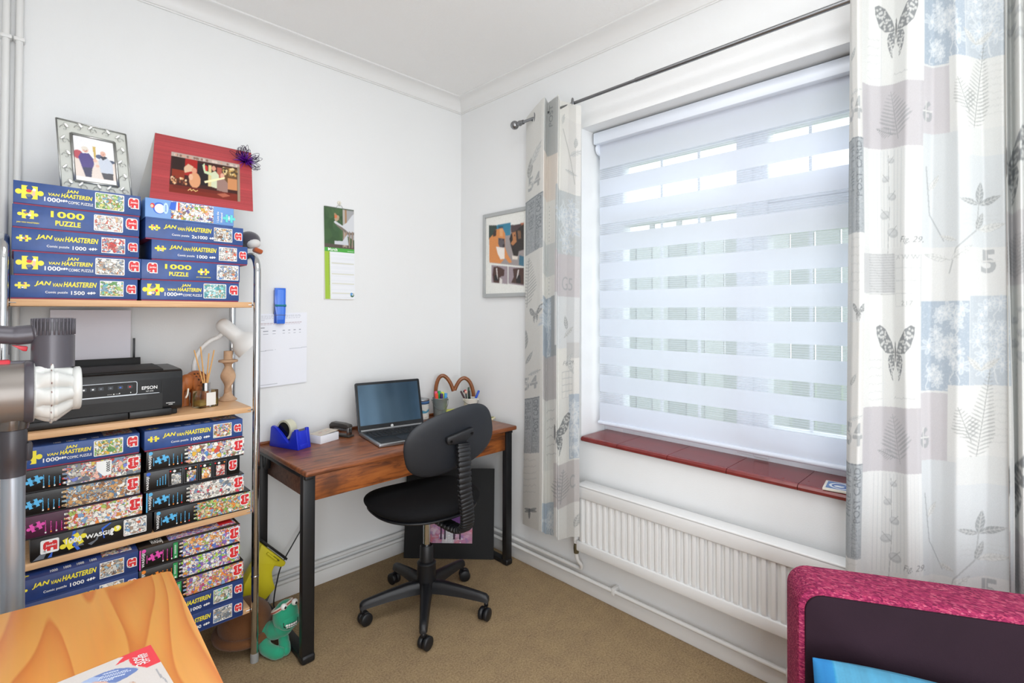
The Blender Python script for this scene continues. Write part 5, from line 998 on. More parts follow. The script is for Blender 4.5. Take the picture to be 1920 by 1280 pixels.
for x0, x1 in ((-1.102, -1.057), (-.101, -.062)):
    MB().box((x0, -.489, .0), (x1, -.459, .667), IRON, .004).obj('leg', dk); MB().box((x0+.004, -.047, .0), (x1-.012, -.025, .667), IRON, .003).obj('leg', dk)
    MB().box((x0+.002, -.485, .001), (x1-.002, -.03, .024), IRON, .004).obj('runner', dk); MB().box((x0-.002, -.495, -.0), (x1+.002, -.448, .03), IRON, .009, 3).obj('foot', dk); MB().box((x0+.002, -.505, .654), (x1-.012, -.01, .668), IRON, .002).obj('top_rail', dk)
MB().box((-1.094, -.088, .60), (-1.072, -.058, .668), IRON, .004).obj('bracket', dk); MB().tube([(-1.102, -.045, .60), (-1.116, -.045, .60)], .007, IRON, 10).obj('bolt', dk)
cb = MB().tube(spline([(-.80, -.05, .57), (-.80, -.05, .54), (-.83, -.05, .47), (-.88, -.048, .40), (-.905, -.045, .33), (-.95, -.045, .26), (-1.01, -.048, .17), (-1.032, -.05, .10), (-1.045, -.054, .03), (-1.046, -.07, .005), (-1.04, -.13, .004)], 8), .0028, mat('cable_black', '17171a', .5), 8).obj('cable'); tag(cb, 'thin black cable hanging from under the wooden desk to the carpet', 'cable')
# ------------------------------------------------------------------ things on the desk
DZ = .6872
ALU = mat('laptop_silver', 'a9abad', .3, .85); SCR = mat('laptop_screen', '0c1017', .10, spec=1.0); SCR.node_tree.nodes['Principled BSDF'].inputs['Specular Tint'].default_value = (.45, .72, 1, 1); SCR.node_tree.nodes['Principled BSDF'].inputs['IOR'].default_value = 2.0; KEY = mat('laptop_key', '16171a', .45); DECK = mat('laptop_deck', '1f2023', .4, .3)
lt = thing('laptop', 'open black and silver laptop on the wooden desk', 'laptop', (-.556, -.181, DZ), R(-9.6))
MB().box((-.160, -.262, .001), (.160, .004, .015), ALU, .004, 2).obj('base', lt, world=False)
MB().box((-.150, -.254, .0148), (.150, -.012, .0156), DECK, .0005).box((-.152, -.012, .0148), (.152, -.004, .0165), ALU).obj('deck', lt, world=False, weld=False)
b = MB()
for r_ in range(6):
    for c_ in range(15):
        if r_ == 5 and 4 <= c_ <= 8: continue
        b.box((-.136+c_*.0183, -.045-r_*.0178, .0155), (-.136+c_*.0183+.0155, -.0305-r_*.0178, .0172), KEY, .0008, 1)
b.box((-.136+4*.0183, -.045-5*.0178, .0155), (-.136+8*.0183+.0155, -.0305-5*.0178, .0172), KEY, .0008, 1)
f = Face(basis((0, 0, .0172), (1, 0, 0), (0, 1, 0))); 
for r_ in range(5):
    for c_ in range(15): f.text('QWERTYUIOPASDFGHJKLZXCVBNM'[(r_*11+c_) % 26], -.134+c_*.0183, -.037-r_*.0178, .0035, .0035, GREY)
f.lay(b); b.obj('keyboard', lt, world=False, weld=False)
MB().box((-.05, -.245, .0156), (.05, -.165, .0161), mat('trackpad', '2a2b2f', .35)).obj('trackpad', lt, world=False)
tl_ = R(-15.2); LM = Matrix.Translation((0, 0, .012)) @ Matrix.Rotation(tl_, 4, 'X')
b = MB(); b.prism(rrect(.324, .226, .008, 5, 0, .113), .006, mat('laptop_lid_edge', '2b2d31', .3, .6), LM @ basis((0, .006, 0), (1, 0, 0), (0, 0, 1)), .001)
ll_ = b.obj('lid', lt, world=False)
f = Face(LM @ basis((0, -.0004, 0), (1, 0, 0), (0, 0, 1))); f.poly(rrect(.318, .22, .006, 5, 0, .113), mat('laptop_bezel', '101114', .25)); f.poly([(-.15, .028), (.15, .028), (.15, .214), (-.15, .214)], SCR)
f.poly(circ(0, .014, .0065, n=20), WHT); f.text('hp', -.0035, .0105, .0075, .007, SLOT, 0, .25); b = MB(); f.lay(b); nest(b.obj('screen', lt, world=False, weld=False), ll_)
MB().tube([(-.15, .002, .016), (.15, .002, .016)], .0055, ALU, 12).obj('hinge', lt, world=False)
# tape dispenser
TB = mat('dispenser_blue', '1a2ec4', .35); td = thing('tape_dispenser', 'blue plastic sticky tape dispenser on the left end of the desk', 'tape dispenser', (-1.01, -.126, DZ), math.atan2(-.94, .335))
s = [(-.083, 0), (.085, 0), (.072, .082), (.062, .082), (.058, .075), (.05, .072), (.03, .024), (.02, .028), (-.02, .062), (-.05, .082), (-.068, .086), (-.076, .080)]
b = MB()
for y0, y1 in ((-.033, -.019), (.019, .033)): b.prism(s, y1-y0, TB, basis((0, y1, 0), (1, 0, 0), (0, 0, 1)), .0015)
b.box((-.083, -.02, 0), (.085, .02, .02), TB, .002); b.prism([(.05, .02), (.083, .01), (.073, .072), (.06, .072)], .04, TB, basis((0, .02, 0), (1, 0, 0), (0, 0, 1)), .001); b.obj('body', td, world=False, weld=False)
T = Matrix.Translation((-.018, 0, .068)) @ Matrix.Rotation(R(90), 4, 'X')
MB().lathe([(.034, -.0165), (.042, -.0165), (.042, .0165), (.034, .0165), (.034, -.0165)], mat('tape_clear', 'cfcdb6', .25), 36, T).obj('tape_roll', td, world=False); MB().lathe([(0, -.018), (.033, -.018), (.0335, -.016), (.0335, .016), (.033, .018), (0, .018)], mat('hub_black', '0c0c0e', .15), 36, T).obj('hub', td, world=False)
MB().box((.062, -.018, .072), (.067, .018, .080), ALU).obj('cutter', td, world=False)
# note slips, stapler
nb = thing('memo_slips', 'white box of memo slips between the blue tape dispenser and the stapler', 'memo slips', (-.868, -.135, DZ), R(18))
MB().box((-.05, -.036, 0), (.05, .036, .034), mat('slip_white', 'eceef4', .6), .001).obj('slip_block', nb, world=False)
b = MB(); b.box((-.049, -.035, .0342), (.049, .035, .0352), mat('slip_top', 'cfc4b6', .6), M=rotM((-.05, 0, .035), R(-4), 'Y')); f = Face(rotM((-.05, 0, .035), R(-4), 'Y') @ basis((0, 0, .0355), (1, 0, 0), (0, 1, 0)))
for k, (x, y, l) in enumerate(((-.02, .012, .025), (-.03, .0, .02), (0, -.012, .022), (.01, .006, .01))): f.rect(x, y, x+l, y+.002, (GREY, RED, GREY, RED)[k])
f.lay(b); b.obj('top_slip', nb, world=False, weld=False)
sg_ = mat('stapler_grey', '4b4743', .35, .5); sp = thing('stapler', 'dark grey stapler beside the laptop on the desk', 'stapler', (-.775, -.105, DZ), R(-68))
MB().box((-.055, -.017, 0), (.062, .017, .009), sg_, .003).obj('base', sp, world=False)
b = MB(); b.prism([(-.055, .03), (-.058, .05), (-.045, .062), (.02, .060), (.05, .055), (.056, .046), (.05, .040), (-.03, .036)], .03, sg_, basis((0, .015, 0), (1, 0, 0), (0, 0, 1)), .004); b.obj('handle', sp, world=False)
MB().box((-.05, -.010, .026), (.053, .010, .037), mat('stapler_steel', 'a8a8a6', .25, 1), .001, M=Matrix.Identity(4)).box((.042, -.012, .009), (.053, .012, .046), mat('stapler_steel', 'a8a8a6', .25, 1), .001).obj('magazine', sp, world=False, weld=False); MB().box((-.055, -.013, .006), (-.035, .013, .034), sg_, .002).obj('hinge_block', sp, world=False)
ps_ = thing('desk_clip', 'small yellow and grey clip behind the memo slips on the desk', 'clip', (-.855, -.06, DZ), R(20)); MB().box((-.02, -.006, 0), (.012, .006, .012), mat('clip_yellow', 'd9c35c', .5), .002).box((-.006, -.008, 0), (.02, .008, .009), GREY, .002).obj('clip_body', ps_, world=False, weld=False)
# tin, buckets and pens
tn = thing('storage_tin', 'round seaside patterned tin with a blue rim beside the laptop', 'tin', (-.302, -.055, DZ))
cvt = Canvas(160, 70, 'dfe0da'); g = random.Random(3)
for k in range(30): cvt.ell(g.random(), g.uniform(.1, .95), .03, .07, ('d8d2c2', 'e9e7e0', 'cdd6d8')[k % 3])
cvt.poly([(0, .35), (.1, .45), (.22, .6), (.3, .52), (.42, .66), (.55, .5), (.7, .62), (.85, .45), (1, .35), (1, .25), (.8, .36), (.6, .4), (.45, .5), (.3, .4), (.15, .4)], '4f9ab8').poly([(.2, .3), (.3, .38), (.34, .2), (.26, .12)], 'f0eee6').poly([(.7, .3), (.8, .4), (.84, .2), (.76, .12)], '4f9ab8')
def tf(U, V): a = PI*(.9+2*U); return np.stack([-.302+.0365*np.cos(a), -.055+.0365*np.sin(a), DZ+.004+.078*V], -1)
tf.vec = True; sheet('printed_side', cvt, tf, tn, print_mat(.3))
MB().lathe([(0, 0), (.0375, 0), (.0375, .004), (.036, .005)], ALU, 32, Matrix.Translation((-.302, -.055, DZ))).obj('base_rim', tn); MB().lathe([(.0365, .082), (.0385, .082), (.0385, .094), (.038, .096)], mat('tin_blue', '4a75a8', .35), 32, Matrix.Translation((-.302, -.055, DZ))).lathe([(.038, .096), (.038, .104), (.036, .106), (0, .106)], ALU, 32, Matrix.Translation((-.302, -.055, DZ))).obj('lid', tn, weld=False)
def bucket(name, label, x, y, r0, r1, h, m, hm, hang):
    t = thing(name, label, 'bucket', (x, y, DZ)); T = Matrix.Translation((x, y, DZ))
    pail = MB().lathe([(0, 0), (r0, 0), (r0+.001, .003), (r1, h-.004), (r1+.0022, h-.001), (r1+.001, h+.0012), (r1-.0015, h-.001), (r0-.001, .004), (0, .004)], m, 36, T).obj('pail', t)
    for s in (-1, 1): MB().tube([(x+s*r1*.98*.8, y-s*r1*.5, DZ+h*.9), (x+s*(r1+.006)*.85, y-s*r1*.53, DZ+h*.9)], .0045, m, 10).obj('lug', t).parent = pail
    MB().tube([(x+(r1+.005)*.85*math.cos(a)-.45*(r1+.004)*math.sin(a)*.9, y-r1*.5*math.cos(a)-(r1+.005)*.9*math.sin(a), DZ+h*.9-hang*math.sin(a)) for a in (PI*k/20 for k in range(21))], .0013, hm, 6).obj('handle', t).parent = pail; return t
ZINC = mat('zinc_grey', '8d9a99', .4, .35, noise=.1, nscale=30); CREAM = mat('enamel_cream', 'e9e6dc', .3)
bucket('pen_bucket', 'small grey metal bucket holding highlighters', -.207, -.085, .033, .0395, .104, ZINC, STEEL, .05)
wb = bucket('pen_bucket', 'small cream bucket with a black heart holding pens', -.078, -.185, .031, .0375, .100, CREAM, STEEL, .02)
hp_ = [(.016*math.sin(t)**3*.012/.016, (13*math.cos(t)-5*math.cos(2*t)-2*math.cos(3*t)-math.cos(4*t))*.012/16) for t in (2*PI*k/30 for k in range(30))]
f = Face(basis((-.078-.026, -.185-.0275, DZ+.066), (.727, -.686, 0), (0, .0, 1))); f.poly(hp_, SLOT); b = MB(); f.lay(b); b.obj('heart_motif', wb)
def pen(label, base, tip, r, body, cap=None, caplen=.4, cat='pen', name='pen', group=None, flat=False):
    t = thing(name, label, cat, base, 0, group); a, c = Vector(base), Vector(tip); mdl = a.lerp(c, 1-caplen)
    MB().tube([a, mdl], r*.85, body, 12).obj('barrel', t); d = (c-a).normalized()
    MB().tube([mdl-d*.001, c-d*r*.6, c], [r, r, r*(.75 if not flat else .9)], cap or body, 12).obj('cap', t); return t
hx, hy = -.207, -.085
for nm, dx, dy, top, bd, dz in (('orange', -.026, -.004, (-.030, -.010), 'ff5a3c', .131), ('pink', -.012, .014, (-.014, .018), 'ff5f8f', .138), ('dark purple', .002, -.02, (-.002, -.016), '3b1f66', .128), ('green', .0, .008, (.001, .01), '1fae5a', .139), ('yellow', .016, .002, (.017, .0), 'e6ee4e', .134), ('blue', .027, -.006, (.033, -.008), '4aa3e8', .126)):
    m = mat('highlighter_'+nm.replace(' ', '_'), bd, .35); pen(nm+' highlighter standing in the grey metal bucket', (hx+dx*.8, hy+dy*.8, DZ+.006), (hx+top[0], hy+top[1], DZ+dz), .0085, m, m, .4, 'highlighter', 'highlighter', 'highlighters in the grey bucket', True)
wx, wy = -.078, -.185
pen('dark brown pen leaning left in the cream bucket', (wx+.012, wy-.005, DZ+.006), (wx-.042, wy+.032, DZ+.138), .0052, mat('pen_brown', '3a1d22', .35), None, .4)
pen('dark green pencil upright in the cream bucket', (wx-.005, wy+.01, DZ+.006), (wx-.004, wy+.012, DZ+.157), .0048, mat('pencil_green', '2d4a38', .4), None, .5)
pen('black pen in the middle of the cream bucket', (wx+.004, wy+.0, DZ+.006), (wx-.006, wy+.004, DZ+.140), .0045, mat('pen_black', '141416', .3), None, .4)
pen('blue and white marker leaning right in the cream bucket', (wx-.012, wy+.004, DZ+.006), (wx+.034, wy-.030, DZ+.140), .0065, mat('pen_white', 'dfe6f2', .3), mat('marker_blue', '1d4fc0', .3), .3, 'marker', 'marker')
nt_ = thing('novelty_pen', 'pen with a small pink and red topper in the cream bucket', 'pen', (wx-.012, wy+.012, DZ+.006)); MB().tube([(wx-.012, wy+.012, DZ+.006), (wx-.019, wy+.016, DZ+.125)], .0035, mat('pen_black', '141416', .3), 10).obj('barrel', nt_); MB().ball((wx-.020, wy+.016, DZ+.132), (.0095, .008, .009), mat('topper_pink', 'e8b4a4', .6), 14).obj('topper', nt_); MB().ball((wx-.023, wy+.018, DZ+.141), (.007, .006, .005), mat('topper_red', 'b83a44', .6), 10).ball((wx-.031, wy+.019, DZ+.136), (.005, .004, .006), mat('topper_dark', '3a2230', .6), 10).obj('topper_hat', nt_, weld=False)
# heart shaped wooden ornament in the corner
CANE = mat('cane_brown', '8a4f25', .3, noise=.15, nscale=25, coat=.3); L0, R0 = Vector((-.200, -.034, 0)), Vector((-.020, -.142, 0))
ho = thing('heart_ornament', 'brown wooden heart made of two hooked canes standing in the desk corner', 'ornament', (-.11, -.09, DZ))
def HP(t, z): p = L0.lerp(R0, t); return (p.x, p.y, z)
hz = DZ+.002
b = MB(); b.tube(spline([HP(.00, hz), HP(.0, .78), HP(.015, .845), HP(.085, .890), HP(.19, .903), HP(.30, .888), HP(.40, .855), HP(.465, .818)], 6), .0105, CANE, 14); b.obj('left_hook', ho)
b = MB(); b.tube(spline([HP(1.0, hz), HP(1.0, .75), HP(.985, .81), HP(.90, .862), HP(.77, .886), HP(.65, .878), HP(.56, .852), HP(.495, .822)], 6), .0105, CANE, 14); b.obj('right_hook', ho)
sn = thing('sticky_notes', 'stack of sticky notes, yellow over blue, behind the chair back on the desk', 'sticky notes', (-.155, -.125, DZ), R(-20)); MB().box((-.038, -.038, 0), (.038, .038, .028), mat('note_blue', '5fb3dc', .6), .0008).obj('blue_pad', sn, world=False); MB().box((-.0375, -.0375, .0282), (.0375, .0375, .036), mat('note_yellow', 'e9ea6a', .6), .0008).obj('yellow_pad', sn, world=False)
er = thing('desk_dish', 'small cream square dish right of the chair back on the desk', 'dish', (-.045, -.31, DZ), R(30)); MB().box((-.024, -.02, 0), (.024, .02, .009), mat('dish_cream', 'e6dcb8', .4), .002).box((-.017, -.013, .009), (.017, .013, .0095), mat('dish_green', '8a8f3a', .5)).obj('dish_body', er, world=False, weld=False)
# ------------------------------------------------------------------ office chair
PLAS = mat('chair_plastic', '15161a', .42, bump=.15, bscale=900); FAB = mat('chair_fabric', '0b0b0e', .85, bump=.4, bscale=900, spec=.25); PLB = mat('chair_back_plastic', '1a1e25', .40, bump=.2, bscale=1100)
CH = Vector((-.590, -.512, 0)); ch = thing('office_chair', 'black swivel office chair on castors in front of the desk', 'chair', CH)
b = MB(); b.lathe([(0, .085), (.036, .085), (.040, .10), (.0385, .19), (.040, .198), (.036, .203), (.029, .206), (.0275, .265), (.024, .271), (0, .272)], PLAS, 30, Matrix.Translation(CH)); b.obj('column_cover', ch)
MB().tube([CH+Vector((0, 0, .26)), CH+Vector((0, 0, .43))], .0145, CHROME, 20).obj('gas_lift', ch); b = MB(); b.box((CH.x-.06, CH.y-.09, .412), (CH.x+.06, CH.y+.09, .438), PLAS, .008); b.obj('seat_plate', ch)
for k, a in enumerate((-127.5, 161, -58, 16.5, 87)):
    a = R(a); d = Vector((math.cos(a), math.sin(a), 0)); sd = Vector((-d.y, d.x, 0)); V = []; F = []
    st = ((.02, .128, .075, .030, .022), (.08, .128, .076, .026, .019), (.16, .117, .074, .022, .016), (.235, .104, .068, .019, .014), (.262, .098, .064, .017, .013), (.272, .088, .066, .013, .010)); N = 10
    for t, zt, zb_, wb_, wt_ in st:
        for q in range(N):
            an = 2*PI*q/N; cc, ss = math.cos(an), math.sin(an); w_ = wb_ if ss < 0 else wt_; zz_ = (zt+zb_)/2+(zt-zb_)/2*math.copysign(abs(ss)**.55, ss); p = CH+d*t+sd*(w_*math.copysign(abs(cc)**.6, cc)); V.append((p.x, p.y, zz_))
    for i in range(len(st)-1):
        for q in range(N): F.append((i*N+q, i*N+(q+1) % N, (i+1)*N+(q+1) % N, (i+1)*N+q))
    F += [tuple(range(N))[::-1], tuple((len(st)-1)*N+q for q in range(N))]
    arm = MB().add(V, F, PLAS, smooth=True).obj('base_arm', ch, sharp=60)
    c = CH+d*.262; wd = Vector((math.cos(a+.9+k), math.sin(a+.9+k), 0)); off = Vector((-wd.y, wd.x, 0)); c2 = c+off*.012; b = MB()
    b.tube([c+Vector((0, 0, .07)), c+Vector((0, 0, .05))], .009, PLAS, 12)
    for s in (-1, 1): b.lathe([(0, 0), (.019, 0), (.0245, .003), (.0250, .016), (.021, .019), (0, .019)], PLAS, 24, axis(c2+Vector((0, 0, .0252))+wd*(s*.002 if s > 0 else -.002), wd*s))
    nest(b.obj('castor', ch, weld=False), arm)
def seatf(z0, th, grow_, name, m, top):
    th0 = R(-8)
    def fn(u, v):
        a = 2*PI*u; e = 2.5; cx_, sy_ = math.cos(a), math.sin(a); rx = .232+grow_; ry = .215+grow_
        x = rx*math.copysign(abs(cx_)**(2/e), cx_); y = ry*math.copysign(abs(sy_)**(2/e), sy_); x *= (1+.06*sy_)
        ph = -PI/2+PI*v; k = max(0.0, math.cos(ph))**.42; z = z0+th*.5*math.sin(ph)*(1.0 if ph > 0 else 1)
        if ph > 0: z -= .012*(1-k)**.0*(1-(k)) ; 
        zz_ = z-.016*max(0, y/ry)**3*k+.004*k*abs(x/rx)**2
        p = Vector((x*k, y*k, zz_)); p = Matrix.Rotation(th0, 3, 'Z') @ p; return (CH.x-.012+p.x, CH.y+.005+p.y, p.z)
    return MB().surf(fn, 64, 24, m, closeu=True)
seatf(.474, .074, 0, 'seat', FAB, 1).obj('seat_cushion', ch, sharp=180); seatf(.445, .034, -.012, 'pan', PLAS, 0).obj('seat_pan', ch, sharp=180)
# backrest: rounded panel, curved, seen from behind
bdir = Vector((math.cos(R(-98)), math.sin(R(-98)), 0)); wdir = Vector((-bdir.y, bdir.x, 0)); wdir = wdir if wdir.x > 0 else -wdir
BC = Vector((-.640, -.754, .762)); roll = R(13); up = Vector((0, 0, 1))-bdir*(-.12); up.normalize()
W_ = wdir*math.cos(roll)+up*math.sin(roll); U_ = up*math.cos(roll)-wdir*math.sin(roll)
def shell(th, sh, rim, m, flip=1):
    def fn(u, v):
        a = 2*PI*u; e = 3.0; c_, s_ = math.cos(a), math.sin(a); w_ = .194+sh; h_ = .119+sh; x = w_*math.copysign(abs(c_)**(2/e), c_); y = h_*math.copysign(abs(s_)**(2/e), s_); x *= 1-.12*max(0, -s_)**2-.03*max(0, s_)
        k = min(1, v*1.0); ph = PI/2*(1-v); kk = math.cos(ph)**.5 if v < 1 else 1
        x *= kk; y *= kk; d_ = th*(1-kk**6)**.5 if kk < 1 else 0
        curve = -.55*x*x-.25*y*y
        return BC+W_*x+U_*y+bdir*(curve+d_*flip)
    return MB().surf(fn, 72, 18, m, closeu=True)
shell(.012, 0, 0, PLB).obj('back_shell', ch, sharp=180); shell(.030, -.004, 0, FAB, -1).obj('back_cushion', ch, sharp=180)
b = MB(); mc = BC+bdir*.022+W_*.022+U_*.016; M_ = basis(mc, W_, U_); b.prism([(-.058, .015), (-.062, 0), (-.058, -.015), (-.022, -.026), (-.02, -.05), (.02, -.05), (.022, -.026), (.056, -.012), (.06, .0), (.056, .015)], .02, PLAS, Matrix.Translation(-bdir*.012) @ M_, .005)
for x in (-.045, .045): b.lathe([(.005, .0215), (0, .0215)], SLOT, 12, Matrix.Translation(-bdir*.012) @ M_ @ Matrix.Translation((x, -.004, 0)))
b.obj('back_mount', ch, weld=False)
JB0 = mc-U_*.03+bdir*.010
jp = spline([JB0, JB0+Vector((0, 0, -.07))+bdir*.008, (JB0.x+.006, JB0.y-.004, .58), (JB0.x+.020, JB0.y+.0, .50), (JB0.x+.030, JB0.y+.012, .435), (JB0.x+.026, JB0.y+.05, .405), (CH.x-.0, CH.y-.12, .400), (CH.x, CH.y-.05, .412)], 40)
V = []; F = []; N = 12; m_ = len(jp)
for i, p in enumerate(jp):
    t = (jp[min(i+1, m_-1)]-jp[max(i-1, 0)]).normalized(); wv = wdir; nv = t.cross(wv).normalized(); wv = nv.cross(t).normalized(); rg = 1.0 if (i % 8) < 5 else .86
    if i < 4: rg = .9
    for q in range(N): an = 2*PI*q/N; V.append(p+wv*(.0295*rg*math.copysign(abs(math.cos(an))**.6, math.cos(an)))+nv*(.0135*rg*math.copysign(abs(math.sin(an))**.6, math.sin(an))))
for i in range(m_-1):
    for q in range(N): F.append((i*N+q, i*N+(q+1) % N, (i+1)*N+(q+1) % N, (i+1)*N+q))
F += [tuple(range(N))[::-1], tuple((m_-1)*N+q for q in range(N))]; MB().add(V, F, PLAS, smooth=True).obj('bellows_bar', ch, sharp=50)
tgp = BC+W_*.180-U_*.035+bdir*(-.022); MB().box((-.001, -.004, -.011), (.006, .004, .011), mat('tag_blue', '5b7bd8', .6), .0005, M=basis(tgp, W_, bdir)).obj('fabric_tag', ch)
# ------------------------------------------------------------------ things under and beside the desk
po = thing('art_mount', 'black mounted print with purple figures leaning in the corner under the desk', 'picture', (-.235, -.22, 0)); a_, c_ = Vector((-.420, -.070, .003)), Vector((-.104, -.400, .003)); lean = Vector((.045, .043, .437))
def PO(u, v, d=0): return a_.lerp(c_, u)+lean*v+Vector((-.715, -.694, .1))*d
b = MB(); V = [PO(u, v, d) for d in (0, -.004) for u, v in ((0, 0), (1, 0), (1, 1), (0, 1))]; b.add(V, [(0, 1, 2, 3), (7, 6, 5, 4), (0, 4, 5, 1), (1, 5, 6, 2), (2, 6, 7, 3), (3, 7, 4, 0)], mat('mount_black', '101113', .75)); b.obj('black_mount', po)
cv = Canvas(110, 150, 'b88a9c'); g = random.Random(6)
for k in range(420):
    y = g.random(); c = g.choice(['d9774a', 'c85a3a', 'b0487a', 'd98a6a', 'a04a8a']) if y > .45 else g.choice(['c9a0b8', 'b87aa0', 'd8c9d8', 'c96a7a', '9a78a8']); cv.ell(g.random(), y, .03+.04*g.random(), .015+.03*g.random(), c, .7)
cv.poly([(.35, 0), (.6, 0), (.72, .5), (.5, .55)], 'cdd2d4', .8)
for k in range(60): cv.ell(.4+.45*g.random()*.9, .5*g.random(), .02, .008, 'e6e6e8', .8)
for x, w_, h0 in ((.38, .09, .75), (.68, .13, .72)):
    cv.ell(x, h0-.22, w_, .25, '4a2358').ell(x, h0-.30, w_*.95, .16, '5a2a70').ell(x, h0+.06, .045, .05, '3a1c40')
    for s in (-.5, .45): cv.rect(x+s*w_-.02, .07, x+s*w_+.02, .32, '3a2038')
cv.ell(.9, .7, .05, .1, '8a2a4a').noise(.08, 5)
sheet('print', cv, lambda u, v: PO(.235+.525*u, .17+.64*v, .0012), po, print_mat(.4))
YV = mat('vac_yellow', 'e0d22c', .35); GV = mat('vac_grey', '5a5a5c', .45); wv_ = thing('window_vac', 'yellow handheld window cleaning vacuum with a black rubber blade standing on the carpet', 'window vacuum', (-1.14, -.09, 0))
def WV(p): return [(x, z) for x, z in p]
MY = basis((0, -.062, 0), (1, 0, 0), (0, 0, 1))
b = MB(); b.prism([(-1.118, 0.298), (-1.112, 0.308), (-1.016, 0.202), (-1.022, 0.188), (-1.037, 0.188), (-1.062, 0.202), (-1.072, 0.181), (-1.068, 0.144), (-1.058, 0.110), (-1.094, 0.079), (-1.162, 0.071), (-1.185, 0.113), (-1.178, 0.170), (-1.157, 0.206), (-1.136, 0.238)], .05, YV, MY, .006); b.obj('housing', wv_)
MB().prism([(-1.111, 0.313), (-1.105, 0.318), (-1.006, 0.211), (-1.012, 0.204)], .03, mat('rubber_black', '141414', .6), basis((0, -.072, 0), (1, 0, 0), (0, 0, 1)), .001).obj('rubber_blade', wv_)
MB().box((-.028, -.004, -.007), (.028, .004, .007), YV, .002, M=basis((-1.076, -0.116, 0.248), (.66, 0, -.75), (.75, 0, .66))).box((-.016, -.006, -.002), (.016, .006, .002), mat('print_dark', '5a5616', .5), M=basis((-1.058, -0.114, 0.233), (.66, 0, -.75), (0, 1, 0))).obj('nozzle_clip', wv_, weld=False)
MB().prism([(-1.093, 0.086), (-1.066, 0.113), (-1.104, 0.030), (-1.106, 0.000), (-1.172, 0.000), (-1.172, 0.008), (-1.157, 0.076)], .046, GV, basis((0, -.064, 0), (1, 0, 0), (0, 0, 1)), .008).obj('handle', wv_)
# plush turtle
TG = mat('plush_green', '1f9a74', .9, sheen=.5, bump=.25, bscale=500); TS = mat('plush_brown', '6b4220', .95, sheen=.2, bump=.5, bscale=350)
tt = thing('plush_turtle', 'green plush turtle with brown shell and toothy grin behind the rack foot', 'soft toy', (-1.19, -.26, 0))
b = MB(); b.ball((-1.205, -.215, .083), (.092, .095, .082), TS, 28); b.tube([(-1.205+.094*math.cos(a), -.215+.098*math.sin(a), .052) for a in (2*PI*k/32 for k in range(33))], .017, TS, 10, cap=False); b.obj('shell', tt, sharp=180)
sk = bmesh.new(); b = MB()
b.tube(spline([(-1.16, -.27, .055), (-1.14, -.305, .062), (-1.118, -.335, .075), (-1.108, -.345, .09)], 6), [.03]*7+[.034]*6+[.036]*6, TG, 16)
HT = Vector((-1.106, -.348, .122)); b.ball(HT, (.045, .041, .054), TG, 26); b.ball(HT+Vector((.004, -.018, -.014)), (.039, .030, .033), TG, 22)
b.tube(spline([(-1.16, -.28, .04), (-1.172, -.33, .026), (-1.16, -.37, .021), (-1.15, -.385, .02), (-1.14, -.390, .019)], 6), [.022]*20+[.02]*5, TG, 14)
b.tube(spline([(-1.135, -.31, .06), (-1.115, -.34, .05), (-1.118, -.368, .03), (-1.1215, -.384, .018)], 6), [.018]*12+[.020]*7, TG, 14); b.ball((-1.140, -.391, .019), .0185, TG, 14); b.ball((-1.1215, -.390, .018), .0175, TG, 14)
b.obj('body', tt, sharp=180, weld=False)
ev = Vector((-.02, -1.0, .0)).normalized(); rt = Vector((1.0, -.02, 0))
for s in (-1, 1):
    e = HT+ev*.024+rt*(s*.0195+.004)+Vector((0, 0, .046+(.003 if s > 0 else 0))); ey = MB().ball(e, .0115, mat('eye_white', 'eeeeea', .3), 16).obj('eye', tt); nest(MB().ball(e+ev*.0095+rt*.002, (.0045, .0035, .0050), mat('pupil_black', '0a0a0a', .2), 10).obj('pupil', tt), ey)
hn = Vector((-.28, .42, .86)).normalized(); hq = HT+Vector((-.008, .010, .032)); hu = hn.cross(Vector((1, 0, 0))).normalized(); hv_ = hn.cross(hu)
hr = [hq+hu*.0345*math.cos(a)+hv_*.0355*math.sin(a) for a in (2*PI*k/28 for k in range(29))]
MB().tube(hr, .0068, mat('headband_white', 'e2d8cc', .9), 10, cap=False).tube([hq+(p-hq)*1.16 for p in hr], .0028, mat('headband_red', 'a85a48', .9), 8, cap=False).obj('headband', tt, weld=False)
def mouth(x, z, d=0): 
    k = 1-(x/.034)**2*.5; p = HT+Vector((.004, -.018, -.014)); q = p+rt*x+Vector((0, 0, z)); r2 = 1-(x/.0392)**2-(z/.0332)**2; return q+ev*(.0304*max(.05, r2)**.5+d)
mp = [(-.027, .010), (-.012, .004), (.012, .005), (.027, .012), (.026, -.004), (.014, -.014), (-.012, -.015), (-.026, -.006)]
b = MB(); vv = [mouth(x, z, .0012) for x, z in mp]+[mouth(0, -.004, .0012)]; b.add(vv, [(i, (i+1) % 8, 8) for i in range(8)], mat('mouth_black', '0d0d0d', .7)); mth = b.obj('mouth', tt)
b = MB()
for k in range(5):
    x0_, x1_ = -.020+k*.0084, -.013+k*.0084; b.add([mouth(x0_, .0035, .002), mouth(x1_, .0035, .002), mouth(x1_, -.0035, .002), mouth(x0_, -.0035, .002)], [(0, 1, 2, 3)], mat('felt_white', 'efefec', .9)); b.add([mouth(x0_*.9, -.006, .002), mouth(x1_*.9, -.006, .002), mouth(x1_*.9, -.0105, .002), mouth(x0_*.9, -.0105, .002)], [(0, 1, 2, 3)], mat('felt_white', 'efefec', .9))
nest(b.obj('teeth', tt, weld=False), mth)
